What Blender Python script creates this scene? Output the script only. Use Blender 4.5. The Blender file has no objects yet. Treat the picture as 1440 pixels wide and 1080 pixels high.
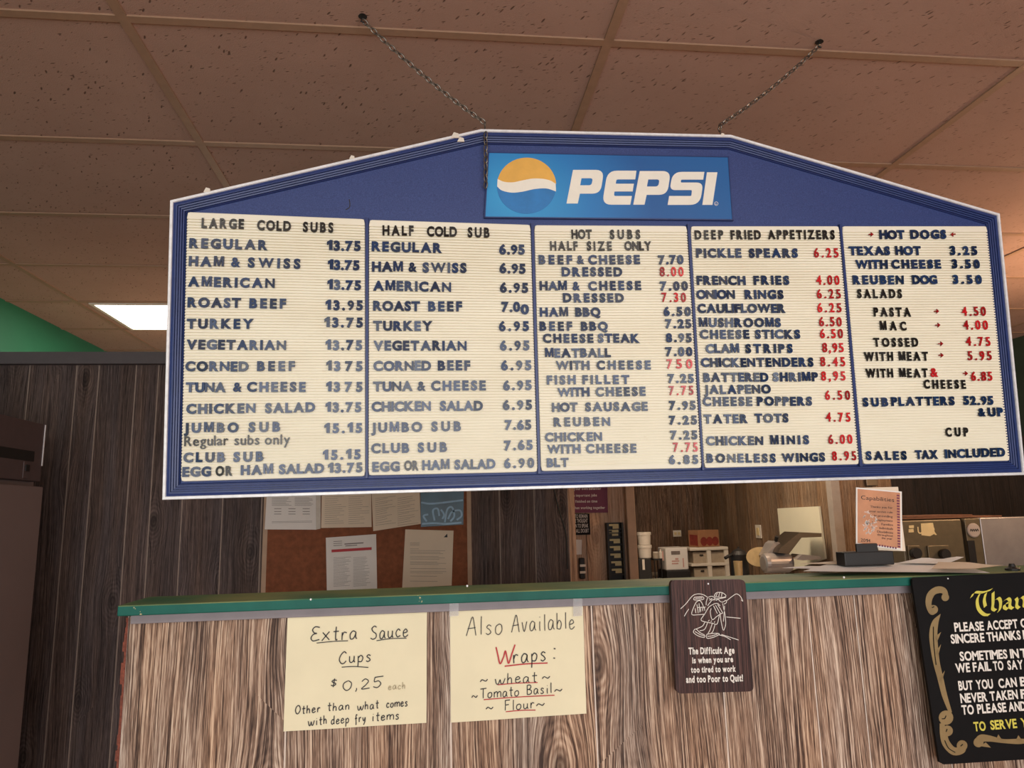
import bpy, bmesh, math, random
from mathutils import Vector, Matrix
from mathutils.geometry import tessellate_polygon
random.seed(7)
S = bpy.context.scene
COL = S.collection

# ------------------------------------------------------------------ camera
CAM = Vector((0, 0, 1.55)); F = 1011.33
YAW, PITCH, ROLL = .1146094, .1776066, -.0248661
_fw = Vector((math.sin(YAW)*math.cos(PITCH), math.cos(YAW)*math.cos(PITCH), math.sin(PITCH)))
_rt = Vector((math.cos(YAW), -math.sin(YAW), 0)); _up = _rt.cross(_fw)
RT = math.cos(ROLL)*_rt + math.sin(ROLL)*_up
UP = -math.sin(ROLL)*_rt + math.cos(ROLL)*_up
cam = bpy.data.objects.new('camera', bpy.data.cameras.new('camera'))
COL.objects.link(cam); S.camera = cam
cam.data.sensor_width = 36; cam.data.lens = F/1440*36; cam.data.clip_start = .02
m = Matrix.Identity(4)
for i in range(3):
    m[i][0], m[i][1], m[i][2], m[i][3] = RT[i], UP[i], -_fw[i], CAM[i]
cam.matrix_world = m

# ------------------------------------------------------------------ world, exposure, lights
S.view_settings.view_transform = 'Standard'; S.view_settings.look = 'None'
S.view_settings.exposure = 0.0; S.view_settings.gamma = 1
S.view_settings.use_curve_mapping = False
W = bpy.data.worlds.new('world'); S.world = W; W.use_nodes = True
W.node_tree.nodes['Background'].inputs[0].default_value = (.85, .93, 1, 1)
W.node_tree.nodes['Background'].inputs[1].default_value = .5

def area(name, loc, rot, sx, sy, power, color):
    l = bpy.data.lights.new(name, 'AREA'); l.shape = 'RECTANGLE'; l.size = sx; l.size_y = sy
    l.energy = power; l.color = color
    o = bpy.data.objects.new(name, l); COL.objects.link(o); o.location = loc; o.rotation_euler = rot
    return o
# daylight through the shop window behind the camera
area('window_daylight', (.4, -2.6, 1.35), (math.radians(90), 0, 0), 4.6, 1.9, 134, (1, .98, .965))
# warm kitchen ceiling lamp, then two added warm points out of view
area('kitchen_lamp', (1.75, 4.5, 2.74), (0, 0, 0), 1.1, .5, 34, (1, .8, .58))
pl_ = bpy.data.lights.new('added_right_point', 'POINT'); pl_.energy = 62; pl_.color = (1, .66, .4); pl_.shadow_soft_size = .09  # added point light beyond the right edge, warms the ceiling there
po_ = bpy.data.objects.new('added_right_point', pl_); COL.objects.link(po_); po_.location = (3.55, 2.75, 2.16)
pl_ = bpy.data.lights.new('added_left_point', 'POINT'); pl_.energy = 15; pl_.color = (1, .7, .44); pl_.shadow_soft_size = .08  # added point light hidden by the partition, warms the left ceiling
po_ = bpy.data.objects.new('added_left_point', pl_); COL.objects.link(po_); po_.location = (-1.1, 4.6, 2.02)

# ------------------------------------------------------------------ pixel rays onto real planes
def ray(x, y): return RT*((x-720)/F) - UP*((y-540)/F) + _fw
def on(x, y, P, N):
    d = ray(x, y); return CAM + d*((P-CAM).dot(N)/d.dot(N))
def atY(x, y, Y): return on(x, y, Vector((0, Y, 0)), Vector((0, 1, 0)))
def atZ(x, y, Z): return on(x, y, Vector((0, 0, Z)), Vector((0, 0, 1)))
def atX(x, y, X): return on(x, y, Vector((X, 0, 0)), Vector((1, 0, 0)))

# ------------------------------------------------------------------ materials
def s2l(c):
    return tuple(((v/255)/12.92 if v/255 <= .04045 else ((v/255+.055)/1.055)**2.4) for v in c)
class NT:
    def __init__(s, name):
        s.m = bpy.data.materials.new(name); s.m.use_nodes = True
        s.t = s.m.node_tree; s.b = s.t.nodes['Principled BSDF']
    def n(s, typ, **kw):
        nd = s.t.nodes.new(typ)
        for k, v in kw.items():
            if k.startswith('i_'):
                key = k[2:]; key = int(key) if key.isdigit() else key.replace('_', ' ')
                if hasattr(v, 'is_output') or isinstance(v, bpy.types.NodeSocket): s.t.links.new(v, nd.inputs[key])
                else: nd.inputs[key].default_value = v
            else: setattr(nd, k, v)
        return nd
    def math(s, op, a, b=0., c=None):
        nd = s.t.nodes.new('ShaderNodeMath'); nd.operation = op
        for i, v in enumerate([a, b] + ([c] if c is not None else [])):
            if isinstance(v, bpy.types.NodeSocket): s.t.links.new(v, nd.inputs[i])
            else: nd.inputs[i].default_value = v
        return nd.outputs[0]
    def ramp(s, fac, stops, interp='LINEAR'):
        nd = s.t.nodes.new('ShaderNodeValToRGB'); s.t.links.new(fac, nd.inputs[0])
        cr = nd.color_ramp; cr.interpolation = interp
        while len(cr.elements) < len(stops): cr.elements.new(.5)
        for e, (p, c) in zip(cr.elements, stops):
            e.position = p; e.color = (*c, 1) if len(c) == 3 else c
        return nd.outputs[0]
    def mix(s, fac, a, b, blend='MIX'):
        nd = s.t.nodes.new('ShaderNodeMix'); nd.data_type = 'RGBA'; nd.blend_type = blend
        for k, v in ((0, fac), (6, a), (7, b)):
            if isinstance(v, bpy.types.NodeSocket): s.t.links.new(v, nd.inputs[k])
            else: nd.inputs[k].default_value = v if k == 0 else (*v, 1)
        return nd.outputs[2]
    def noise(s, vec, scale, detail=4., rough=.5, dist=0.):
        nd = s.n('ShaderNodeTexNoise', i_Vector=vec, i_Scale=scale, i_Detail=detail, i_Roughness=rough, i_Distortion=dist)
        return nd.outputs[0]
    def mapv(s, vec, sc=(1, 1, 1), rot=(0, 0, 0), loc=(0, 0, 0)):
        return s.n('ShaderNodeMapping', i_Vector=vec, i_Scale=sc, i_Rotation=rot, i_Location=loc).outputs[0]
    def coord(s): return s.n('ShaderNodeTexCoord').outputs['Object']
    def base(s, c): s.t.links.new(c, s.b.inputs['Base Color'])
    def set(s, **kw):
        for k, v in kw.items():
            i = s.b.inputs[k.replace('_', ' ')]
            if isinstance(v, bpy.types.NodeSocket): s.t.links.new(v, i)
            else: i.default_value = v
    def bump(s, h, strength=.3, dist=.01):
        nd = s.n('ShaderNodeBump', i_Height=h, i_Strength=strength, i_Distance=dist)
        s.t.links.new(nd.outputs[0], s.b.inputs['Normal'])

_mc = {}
def plain(name, rgb, rough=.6, metal=0., var=.12, scale=30., spec=.5, bump=0.):
    """plain colour with a little procedural mottling"""
    if name in _mc: return _mc[name]
    t = NT(name); c = s2l(rgb)
    n = t.noise(t.coord(), scale, 5, .6)
    lo = tuple(v*(1-var) for v in c); hi = tuple(min(1, v*(1+var)) for v in c)
    t.base(t.ramp(n, [(.3, lo), (.7, hi)]))
    t.set(Roughness=rough, Metallic=metal)
    t.b.inputs['Specular IOR Level'].default_value = spec
    if bump: t.bump(n, bump, .004)
    _mc[name] = t.m
    return t.m

def wood(name, dark, mid, light, con=1., rough=.6, tint=.12, knots=.8, spec=.25, hue=((1.04, .97, .9), (.93, .98, 1.06)), fine_s=1.):
    """printed wood grain: thin vertical streaks that bend round scattered knots"""
    t = NT(name); co = t.coord()
    at = t.n('ShaderNodeAttribute', attribute_name='rnd').outputs['Fac']
    off = t.n('ShaderNodeCombineXYZ', i_X=t.math('MULTIPLY', at, 3.1), i_Y=0., i_Z=t.math('MULTIPLY', at, 5.3)).outputs[0]
    v0 = t.n('ShaderNodeVectorMath', operation='ADD', i_0=co, i_1=off).outputs[0]
    sp = t.n('ShaderNodeSeparateXYZ', i_0=v0); xy = t.math('ADD', sp.outputs[0], sp.outputs[1]); z = sp.outputs[2]
    pt = t.n('ShaderNodeCombineXYZ', i_X=xy, i_Y=0., i_Z=z).outputs[0]
    # knots: lines are pushed aside around them, rings inside
    vk = t.n('ShaderNodeCombineXYZ', i_X=t.math('MULTIPLY', xy, 4.6), i_Y=t.math('MULTIPLY', z, 2.3), i_Z=0.).outputs[0]
    vo = t.n('ShaderNodeTexVoronoi', voronoi_dimensions='2D', i_Vector=vk, i_Scale=1., i_Randomness=1.)
    d = vo.outputs['Distance']
    dx = t.math('SUBTRACT', t.n('ShaderNodeSeparateXYZ', i_0=vk).outputs[0], t.n('ShaderNodeSeparateXYZ', i_0=vo.outputs['Position']).outputs[0])
    keep = t.math('GREATER_THAN', t.n('ShaderNodeSeparateColor', i_Color=vo.outputs['Color']).outputs[0], .3)
    g = t.math('MULTIPLY', t.math('EXPONENT', t.math('MULTIPLY', t.math('MULTIPLY', d, d), -20.)), keep)
    push = t.math('MULTIPLY', t.math('MULTIPLY', dx, g), -knots/4.6)
    b1 = t.math('MULTIPLY', t.math('SUBTRACT', t.noise(t.mapv(pt, (5, 1, .7)), 1., 2, .5), .5), .07)
    b2 = t.math('MULTIPLY', t.math('SUBTRACT', t.noise(t.mapv(pt, (28, 1, 4)), 1., 2, .5), .5), .006)
    u = t.math('ADD', t.math('ADD', xy, push), t.math('ADD', b1, b2))
    w = t.n('ShaderNodeCombineXYZ', i_X=u, i_Y=0., i_Z=z).outputs[0]
    s1 = t.noise(t.mapv(w, (360*fine_s, 1, 5)), 1., 2, .6)
    s2 = t.noise(t.mapv(w, (130*fine_s, 1, 1.6)), 1., 3, .6)
    s3 = t.noise(t.mapv(w, (30, 1, .9)), 1., 3, .55)
    pits = t.noise(t.mapv(w, (420*fine_s, 1, 26)), 1., 2, .6)
    rings = t.math('ABSOLUTE', t.math('SUBTRACT', t.math('FRACT', t.math('MULTIPLY', t.math('ADD', d, t.math('MULTIPLY', s3, .12)), 26.)), .5))
    rg = t.math('MULTIPLY', t.math('SUBTRACT', rings, .25), t.math('MULTIPLY', g, .5*min(1, knots*1.5)))
    lines = t.n('ShaderNodeMapRange', i_Value=t.math('ABSOLUTE', t.math('SUBTRACT', t.noise(t.mapv(w, (220*fine_s, 1, 1.6)), 1., 1, .5), .5)), i_1=.0, i_2=.045, i_3=-.3*con, i_4=.03).outputs[0]
    s = t.math('ADD', t.math('MULTIPLY_ADD', t.math('SUBTRACT', s1, .5), 1.35*con, .5), lines)
    s = t.math('ADD', s, t.math('MULTIPLY', t.math('SUBTRACT', s2, .5), .8*con))
    s = t.math('ADD', s, t.math('MULTIPLY', t.math('SUBTRACT', s3, .5), .45*con))
    s = t.math('ADD', s, t.math('MULTIPLY', t.math('SUBTRACT', pits, .5), .8*con))
    s = t.math('ADD', s, rg)
    c = t.ramp(s, [(.16, dark), (.5, mid), (.84, light)])
    core = t.n('ShaderNodeMapRange', i_Value=d, i_1=.04, i_2=.1, i_3=.75*min(1, knots), i_4=0.).outputs[0]
    core = t.math('MULTIPLY', core, keep)
    c = t.mix(core, c, tuple(x*.6 for x in dark))
    hv = t.ramp(t.noise(t.mapv(w, (13, 1, .8)), 1., 3, .5), [(.38, hue[0]), (.62, hue[1])])
    c = t.mix(1., c, hv, 'MULTIPLY')
    tv = t.ramp(at, [(0, (1-tint,)*3), (1, (1+tint,)*3)])
    c = t.mix(1., c, tv, 'MULTIPLY')
    t.base(c); t.set(Roughness=rough); t.b.inputs['Specular IOR Level'].default_value = spec
    t.bump(s, .2, .0015)
    return t.m

def steel(name, rgb, rough=.32, dirn=(1, 60, 60)):
    t = NT(name); n = t.noise(t.mapv(t.coord(), dirn), 4., 4, .6)
    c = s2l(rgb)
    t.base(t.ramp(n, [(.3, tuple(x*.88 for x in c)), (.7, c)]))
    t.set(Metallic=.9, Roughness=t.math('ADD', t.math('MULTIPLY', n, .2), rough-.1))
    return t.m

M = {}
M['counter_wood'] = wood('rustic_wood', s2l((60, 43, 35)), s2l((140, 113, 94)), s2l((202, 180, 158)), 1.15, tint=.13, hue=((1.06, .97, .9), (.92, .98, 1.08)))
M['dark_wood'] = wood('dark_panelling', s2l((46, 38, 36)), s2l((90, 76, 72)), s2l((130, 112, 104)), .8, .7, .16, .7)
M['brown_wood'] = wood('brown_panelling', s2l((46, 32, 25)), s2l((98, 74, 57)), s2l((140, 116, 96)), .95, .65, .2, .5)
M['honey_wood'] = wood('honey_panelling', s2l((70, 52, 42)), s2l((136, 110, 86)), s2l((172, 148, 122)), .85, .65, .25, .4)
M['tan_wood'] = wood('tan_panelling', s2l((130, 98, 76)), s2l((200, 164, 134)), s2l((226, 194, 166)), .7, .65, .12, .5)
M['shade_wood'] = wood('unlit_panelling', s2l((22, 18, 16)), s2l((40, 33, 30)), s2l((56, 48, 44)), .8, .7, .2, .3)  # near-black wood: shade of the unlit opening put into the colour
M['groove'] = plain('panel_groove', (150, 132, 120), .8)
M['groove_light'] = plain('panel_groove_light', (214, 198, 184), .7)
M['groove_dark'] = plain('panel_groove_dark', (84, 68, 56), .8)

def ceiling_mat():
    t = NT('acoustic_tile'); co = t.coord()
    dn = t.n('ShaderNodeTexNoise', i_Vector=co, i_Scale=7., i_Detail=2.)
    v = t.n('ShaderNodeVectorMath', operation='MULTIPLY_ADD', i_0=dn.outputs['Color'], i_1=(.03, .03, 0), i_2=co).outputs[0]
    def dash(sc, rot, th, keep):
        vo = t.n('ShaderNodeTexVoronoi', i_Vector=t.n('ShaderNodeMapping', vector_type='TEXTURE', i_Vector=v, i_Scale=(1, 3.4, 1), i_Rotation=(0, 0, rot)).outputs[0], i_Scale=sc, i_Randomness=1.)
        a = t.n('ShaderNodeMapRange', i_Value=vo.outputs['Distance'], i_1=th*.6, i_2=th, i_3=1., i_4=0.).outputs[0]
        sx = t.n('ShaderNodeSeparateColor', i_Color=vo.outputs['Color'])
        return t.math('MULTIPLY', a, t.math('GREATER_THAN', sx.outputs[0], keep))
    d = t.math('MAXIMUM', dash(56., .5, .16, .3), dash(74., 1.25, .15, .35))
    d = t.math('MAXIMUM', d, t.math('MULTIPLY', dash(150., .9, .22, .6), .6))
    b = t.noise(co, 3., 4, .6); g = t.noise(co, 320., 2, .6)
    base = t.ramp(b, [(.3, s2l((178, 146, 131))), (.7, s2l((187, 155, 140)))])
    base = t.mix(t.math('MULTIPLY', g, .25), base, s2l((146, 118, 104)))
    t.base(t.mix(t.math('MULTIPLY', d, .8), base, s2l((84, 62, 52))))
    t.set(Roughness=.9); t.b.inputs['Specular IOR Level'].default_value = .15
    t.bump(t.math('SUBTRACT', g, t.math('MULTIPLY', d, 1.5)), .5, .003)
    return t.m
M['tile'] = ceiling_mat()
M['tbar'] = plain('ceiling_bar', (160, 128, 104), .6, var=.08)
M['green_wall'] = plain('green_paint', (38, 120, 84), .6, var=.08, scale=3)
M['dark_green_wall'] = plain('dark_green_paint', (52, 66, 46), .7, var=.35, scale=4)
M['fascia'] = plain('grey_fascia', (88, 82, 84), .6, var=.06)
M['floor'] = plain('floor_tile', (176, 124, 92), .5, var=.15, scale=6)
M['plaster'] = plain('cream_plaster', (205, 190, 168), .8, var=.05, scale=4)

def board_blue():
    t = NT('blue_board_plastic'); n = t.noise(t.coord(), 420., 2, .6); b = t.noise(t.coord(), 5., 4, .6)
    c = t.ramp(n, [(.35, s2l((34, 52, 108))), (.7, s2l((58, 78, 136)))])
    t.base(t.mix(t.math('MULTIPLY', b, .35), c, s2l((40, 52, 100))))
    t.set(Roughness=.5); t.bump(n, .25, .001); return t.m
M['board_blue'] = board_blue()
M['mould_blue'] = plain('blue_moulding', (36, 54, 108), .38, var=.12, scale=40)
M['silver'] = plain('silver_edge', (232, 232, 234), .4, .1, var=.12, scale=60)
def panel_cream():
    t = NT('cream_letterboard'); co = t.coord()
    b = t.noise(t.mapv(co, (1, 1, 3)), 3., 5, .65)
    c = t.ramp(b, [(.3, s2l((238, 230, 208))), (.7, s2l((245, 239, 220)))])
    st = t.noise(t.mapv(co, (14, 14, 26)), 1., 5, .7)
    c = t.mix(t.n('ShaderNodeMapRange', i_Value=st, i_1=.68, i_2=.82, i_3=0., i_4=.55).outputs[0], c, s2l((196, 150, 92)))
    t.base(c); t.set(Roughness=.55); t.b.inputs['Specular IOR Level'].default_value = .35
    return t.m
M['cream'] = panel_cream()
def letter(name, rgb):
    t = NT(name); c = s2l(rgb); at = t.n('ShaderNodeAttribute', attribute_name='rnd').outputs['Fac']
    t.base(t.ramp(at, [(0, tuple(x*.7 for x in c)), (1, tuple(min(1, x*1.5+.004) for x in c))]))
    t.set(Roughness=.24); t.b.inputs['Specular IOR Level'].default_value = .5
    return t.m
M['N'] = letter('navy_letter', (16, 42, 78)); M['K'] = letter('black_letter', (22, 20, 20)); M['R'] = letter('red_letter', (176, 18, 26))
def brand_mat():
    t = NT('blue_brand_panel'); co = t.n('ShaderNodeAttribute', attribute_name='uvs').outputs['Vector']
    sx = t.n('ShaderNodeSeparateXYZ', i_0=co)
    dx = t.math('SUBTRACT', sx.outputs[0], .12); dy = t.math('MULTIPLY', t.math('SUBTRACT', sx.outputs[1], .35), .35)
    d = t.math('SQRT', t.math('ADD', t.math('MULTIPLY', dx, dx), t.math('MULTIPLY', dy, dy)))
    c = t.ramp(d, [(.05, s2l((52, 158, 214))), (.3, s2l((26, 120, 188))), (.55, s2l((18, 84, 150))), (.95, s2l((22, 92, 156)))])
    c = t.mix(t.math('MULTIPLY', t.noise(co, 60., 3, .7), .2), c, s2l((40, 120, 190)))
    t.base(c); t.set(Roughness=.4); return t.m
M['brand'] = brand_mat()
M['logo_white'] = plain('logo_white', (238, 232, 218), .5, var=.03)
M['logo_amber'] = plain('logo_amber', (226, 172, 78), .5, var=.08, scale=20)
M['logo_blue'] = plain('logo_blue', (40, 120, 186), .5, var=.18, scale=16)
M['dark'] = plain('near_black', (26, 23, 22), .55, var=.2)
M['chain'] = plain('chain_steel', (120, 112, 104), .4, .8, var=.3, scale=80)
def green_paint():
    t = NT('green_ledge_paint'); co = t.coord(); n = t.noise(co, 9., 5, .6)
    c = t.ramp(n, [(.3, s2l((14, 78, 70))), (.7, s2l((22, 98, 86)))])
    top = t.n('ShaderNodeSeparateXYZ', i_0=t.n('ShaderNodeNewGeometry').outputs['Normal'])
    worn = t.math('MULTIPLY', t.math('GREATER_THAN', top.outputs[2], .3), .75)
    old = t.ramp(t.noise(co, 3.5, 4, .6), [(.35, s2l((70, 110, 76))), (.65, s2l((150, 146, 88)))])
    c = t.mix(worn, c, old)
    ch = t.noise(co, 34., 5, .75)
    c = t.mix(t.n('ShaderNodeMapRange', i_Value=ch, i_1=.69, i_2=.72, i_3=0., i_4=1.).outputs[0], c, s2l((190, 178, 132)))
    t.base(c); t.set(Roughness=.55); t.b.inputs['Specular IOR Level'].default_value = .25; t.bump(n, .2, .003); return t.m
M['ledge'] = green_paint()
M['grey_strip'] = plain('grey_metal_strip', (122, 114, 118), .5, 0., var=.1, scale=20)
M['core'] = plain('torn_board_core', (116, 62, 48), .9, var=.4, scale=120, bump=.5)
def paper(name, rgb, var=.04):
    return plain(name, rgb, .85, var=var, scale=8, spec=.2)
M['yellow_paper'] = paper('pale_yellow_paper', (224, 215, 184))
M['white_paper'] = paper('white_paper', (226, 220, 214))
M['tan_paper'] = paper('tan_paper', (222, 204, 182))
M['ink'] = plain('black_ink', (30, 28, 34), .6); M['faint_ink'] = plain('faint_pencil', (176, 164, 134), .8)
M['red_ink'] = plain('red_ink', (176, 40, 48), .6); M['grey_ink'] = plain('grey_ink', (120, 108, 102), .8)
M['plaque'] = wood('plaque_veneer', s2l((30, 20, 20)), s2l((70, 46, 43)), s2l((98, 70, 64)), .9, .5, .1, 0., .2)
M['plaque_white'] = plain('plaque_white', (222, 216, 208), .6, var=.05)
M['sign_black'] = plain('gloss_black_sign', (14, 13, 14), .6, var=.15, spec=.15)
M['sign_yellow'] = plain('sign_yellow', (200, 190, 78), .5, var=.08)
M['sign_gold'] = plain('sign_gold', (142, 120, 82), .4, .3, var=.12)
M['cork'] = plain('brown_cork', (128, 76, 50), .95, var=.22, scale=50)
M['steel'] = plain('brushed_steel', (168, 160, 156), .35, .45, var=.12, scale=9); M['dark_steel'] = steel('brown_steel', (122, 110, 96), .4)
M['fridge'] = plain('fridge_steel', (128, 112, 110), .5, .2, var=.05, scale=3); M['fridge_dark'] = plain('fridge_grille', (84, 70, 70), .5, .1, var=.08)
M['white_plastic'] = plain('white_plastic', (226, 216, 202), .45, var=.04)
M['clear_plastic'] = plain('cloudy_plastic', (176, 160, 140), .35, var=.1)
M['card'] = plain('cardboard', (160, 112, 78), .9, var=.1, scale=20)
M['brass'] = plain('dull_brass', (186, 160, 116), .45, .3, var=.12); M['sheet_white'] = paper('bright_paper', (244, 240, 236))
M['brown_board'] = plain('brown_board', (112, 74, 52), .8, var=.2)
M['card_red'] = plain('carton_red_print', (128, 46, 36), .8, var=.2)
M['cream_card'] = plain('cream_card', (222, 200, 148), .8, var=.06)
M['purple'] = plain('purple_sign', (112, 46, 74), .6, var=.15, scale=10)
M['post_wood'] = plain('tan_post', (176, 146, 120), .6, var=.12, scale=12)
M['grey_post'] = plain('pale_grey_post', (168, 156, 146), .6, var=.1, scale=12)
M['cream_board'] = plain('cream_board', (240, 234, 208), .6, var=.03, scale=5)
M['teal_print'] = plain('teal_print', (42, 84, 104), .35, var=.35, scale=9)
M['ice_print'] = plain('pale_blue_print', (136, 172, 200), .4, var=.2)
M['orange_card'] = plain('orange_card', (188, 132, 98), .6, var=.22, scale=14)
M['worktop'] = plain('kitchen_worktop', (150, 138, 122), .5)
M['olive_steel'] = plain('oven_enamel', (108, 96, 74), .45, .35, var=.1)
_t = NT('clear_tape'); _t.base(_t.ramp(_t.noise(_t.coord(), 40.), [(.3, (.5, .48, .5)), (.7, (.62, .6, .6))])); _t.set(Roughness=.25, Alpha=.28); M['tape'] = _t.m
def emis(name, rgb, st):
    t = NT(name); t.b.inputs['Emission Color'].default_value = (*rgb, 1); t.b.inputs['Emission Strength'].default_value = st
    return t.m
M['lamp'] = emis('lit_diffuser', (1, .93, .84), 7.)

# ------------------------------------------------------------------ mesh building
class MB:
    def __init__(s): s.v = []; s.f = []; s.r = []
    def add(s, vs, fs, r=0.):
        o = len(s.v); s.v += [Vector(v) for v in vs]; s.f += [tuple(i+o for i in f) for f in fs]; s.r += [r]*len(fs)
        return s
    def box(s, a, b, r=0.):
        (x0, y0, z0), (x1, y1, z1) = a, b
        v = [(x0,y0,z0),(x1,y0,z0),(x1,y1,z0),(x0,y1,z0),(x0,y0,z1),(x1,y0,z1),(x1,y1,z1),(x0,y1,z1)]
        return s.add(v, [(0,3,2,1),(4,5,6,7),(0,1,5,4),(1,2,6,5),(2,3,7,6),(3,0,4,7)], r)
    def slab(s, pts, n, th, r=0.):
        """a polygon (front face, any outline) with thickness th behind it; n = outward normal"""
        pts = [Vector(p) for p in pts]; n = Vector(n).normalized(); k = len(pts)
        A = Vector((0, 0, 0))
        for i in range(k): A += pts[i].cross(pts[(i+1) % k])
        if A.dot(n) < 0: pts.reverse()
        tri = tessellate_polygon([pts])
        o = []
        for t in tri:
            a, b, c = [pts[i] for i in t]
            o.append(t if (b-a).cross(c-a).dot(n) > 0 else t[::-1])
        vs = pts + [p - n*th for p in pts]
        fs = ([tuple(range(k))] if k == 4 else [tuple(t) for t in o])
        fs += ([tuple(range(2*k-1, k-1, -1))] if k == 4 else [(t[2]+k, t[1]+k, t[0]+k) for t in o])
        fs += [(i, i+k, (i+1) % k + k, (i+1) % k) for i in range(k)]
        return s.add(vs, fs, r)
    def tube(s, pts, rad, seg=8, closed=False):
        pts = [Vector(p) for p in pts]; k = len(pts); vs = []; fs = []
        rads = rad if isinstance(rad, (list, tuple)) else [rad]*k
        for i, p in enumerate(pts):
            if closed: d = pts[(i+1) % k]-pts[i-1]
            else: d = pts[min(i+1, k-1)]-pts[max(i-1, 0)]
            d.normalize(); a = d.orthogonal().normalized()
            if i:   # keep the frame steady
                a = (prev - d*prev.dot(d)).normalized()
            prev = a; b = d.cross(a)
            vs += [p+(a*math.cos(2*math.pi*j/seg)+b*math.sin(2*math.pi*j/seg))*rads[i] for j in range(seg)]
        for i in range(k if closed else k-1):
            q = (i+1) % k
            fs += [(i*seg+j, i*seg+(j+1) % seg, q*seg+(j+1) % seg, q*seg+j) for j in range(seg)]
        if not closed: fs += [tuple(range(seg))[::-1], tuple((k-1)*seg+j for j in range(seg))]
        return s.add(vs, fs)
    def lathe(s, c, prof, seg=24, axis=2):
        vs = []; fs = []; c = Vector(c)
        for (r, h) in prof:
            for j in range(seg):
                a = 2*math.pi*j/seg; p = [math.cos(a)*r, math.sin(a)*r]
                q = [0, 0, 0]; q[axis] = h; q[(axis+1) % 3] = p[0]; q[(axis+2) % 3] = p[1]
                vs.append(c+Vector(q))
        k = len(prof)
        for i in range(k-1): fs += [(i*seg+j, i*seg+(j+1) % seg, (i+1)*seg+(j+1) % seg, (i+1)*seg+j) for j in range(seg)]
        fs += [tuple(range(seg))[::-1], tuple((k-1)*seg+j for j in range(seg))]
        return s.add(vs, fs)
    def build(s, name, mat, parent=None, smooth=False, bevel=0., seg=2):
        me = bpy.data.meshes.new(name); me.from_pydata([tuple(v) for v in s.v], [], s.f)
        if isinstance(mat, str): mat = M[mat]
        me.materials.append(mat)
        at = me.attributes.new('rnd', 'FLOAT', 'FACE'); at.data.foreach_set('value', s.r)
        if smooth: me.polygons.foreach_set('use_smooth', [True]*len(me.polygons))
        me.update()
        o = bpy.data.objects.new(name, me); COL.objects.link(o)
        if bevel:
            b = o.modifiers.new('bevel', 'BEVEL'); b.width = bevel; b.segments = seg; b.limit_method = 'ANGLE'
        if parent:
            o.parent = parent
            o.location = -parent.location if parent.parent is None else Vector((0, 0, 0))
        return o
def tag(o, label, cat, group=None):
    o['label'] = label; o['category'] = cat
    if group: o['group'] = group
    return o
def thing(name, loc, label, cat, group=None):
    o = bpy.data.objects.new(name, None); COL.objects.link(o); o.location = loc; o.empty_display_size = .05
    return tag(o, label, cat, group)
def struct(o): o['kind'] = 'structure'; return o
def single(mb, name, mat, label, cat, group=None, **kw):
    return tag(mb.build(name, mat, **kw), label, cat, group)

# ------------------------------------------------------------------ glyphs
_gc = {}
def glyph(ch, bold=0., res=4):
    if bold > .04: bold = .03 if ch in 'WN&9' else .05
    key = (ch, bold)
    if key in _gc: return _gc[key]
    if ch == 'M' and bold > .03:   # wide open M
        h1 = capH(bold); w_ = .075+bold*1.7; W_ = .62+bold*2.2; c_ = W_/2; k_ = w_*1.15
        p = [(0, 0), (w_, 0), (w_, h1*.66), (c_-w_*.42, 0), (c_+w_*.42, 0), (W_-w_, h1*.66), (W_-w_, 0), (W_, 0), (W_, h1), (W_-k_*1.12, h1), (c_, h1*.36), (k_*1.12, h1), (0, h1)]
        tri = tessellate_polygon([[Vector((x, y, 0)) for x, y in p]]); f = []
        for q in tri:
            a, b, c = [Vector(p[i]) for i in q]; f.append(tuple(q) if (b-a).cross(c-a) > 0 else tuple(q[::-1]))
        _gc[key] = ([(x, y, 0) for x, y in p], f, [(i, (i+1) % len(p)) for i in range(len(p))]); return _gc[key]
    if ch == '1':      # a one with a flag
        w_ = .075+bold; h1 = capH(bold)+0; p = [(.3-w_, 0), (.3+w_, 0), (.3+w_, h1), (.3-w_*.35, h1), (.02, h1-.13-w_*.3), (.02, h1-.14-w_*2.2), (.3-w_, h1-.16-w_*.9)]
        tri = tessellate_polygon([[Vector((x, y, 0)) for x, y in p]]); f = []
        for q in tri:
            a, b, c = [Vector(p[i]) for i in q]; f.append(tuple(q) if (b-a).cross(c-a) > 0 else tuple(q[::-1]))
        _gc[key] = ([(x, y, 0) for x, y in p], f, [(i, (i+1) % len(p)) for i in range(len(p))]); return _gc[key]
    cu = bpy.data.curves.new('g', 'FONT'); cu.body = ch; cu.size = 1; cu.offset = bold; cu.resolution_u = res; cu.fill_mode = 'FRONT'
    ob = bpy.data.objects.new('g', cu)
    me = ob.to_mesh()
    v = [tuple(x.co) for x in me.vertices]; f = [tuple(p.vertices) for p in me.polygons]
    # boundary edges for the sides
    ec = {}
    for p in f:
        for i in range(len(p)):
            a, b = p[i], p[(i+1) % len(p)]; k2 = (min(a, b), max(a, b)); ec.setdefault(k2, []).append((a, b))
    be = [e[0] for e in ec.values() if len(e) == 1]
    ob.to_mesh_clear(); bpy.data.objects.remove(ob); bpy.data.curves.remove(cu)
    _gc[key] = (v, f, be)
    return _gc[key]
def gbox(ch, bold):
    v = glyph(ch, bold)[0]; xs = [p[0] for p in v]; return min(xs), max(xs)
def capH(bold):
    v = glyph('H', bold)[0]; return max(p[1] for p in v)-min(p[1] for p in v)
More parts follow.
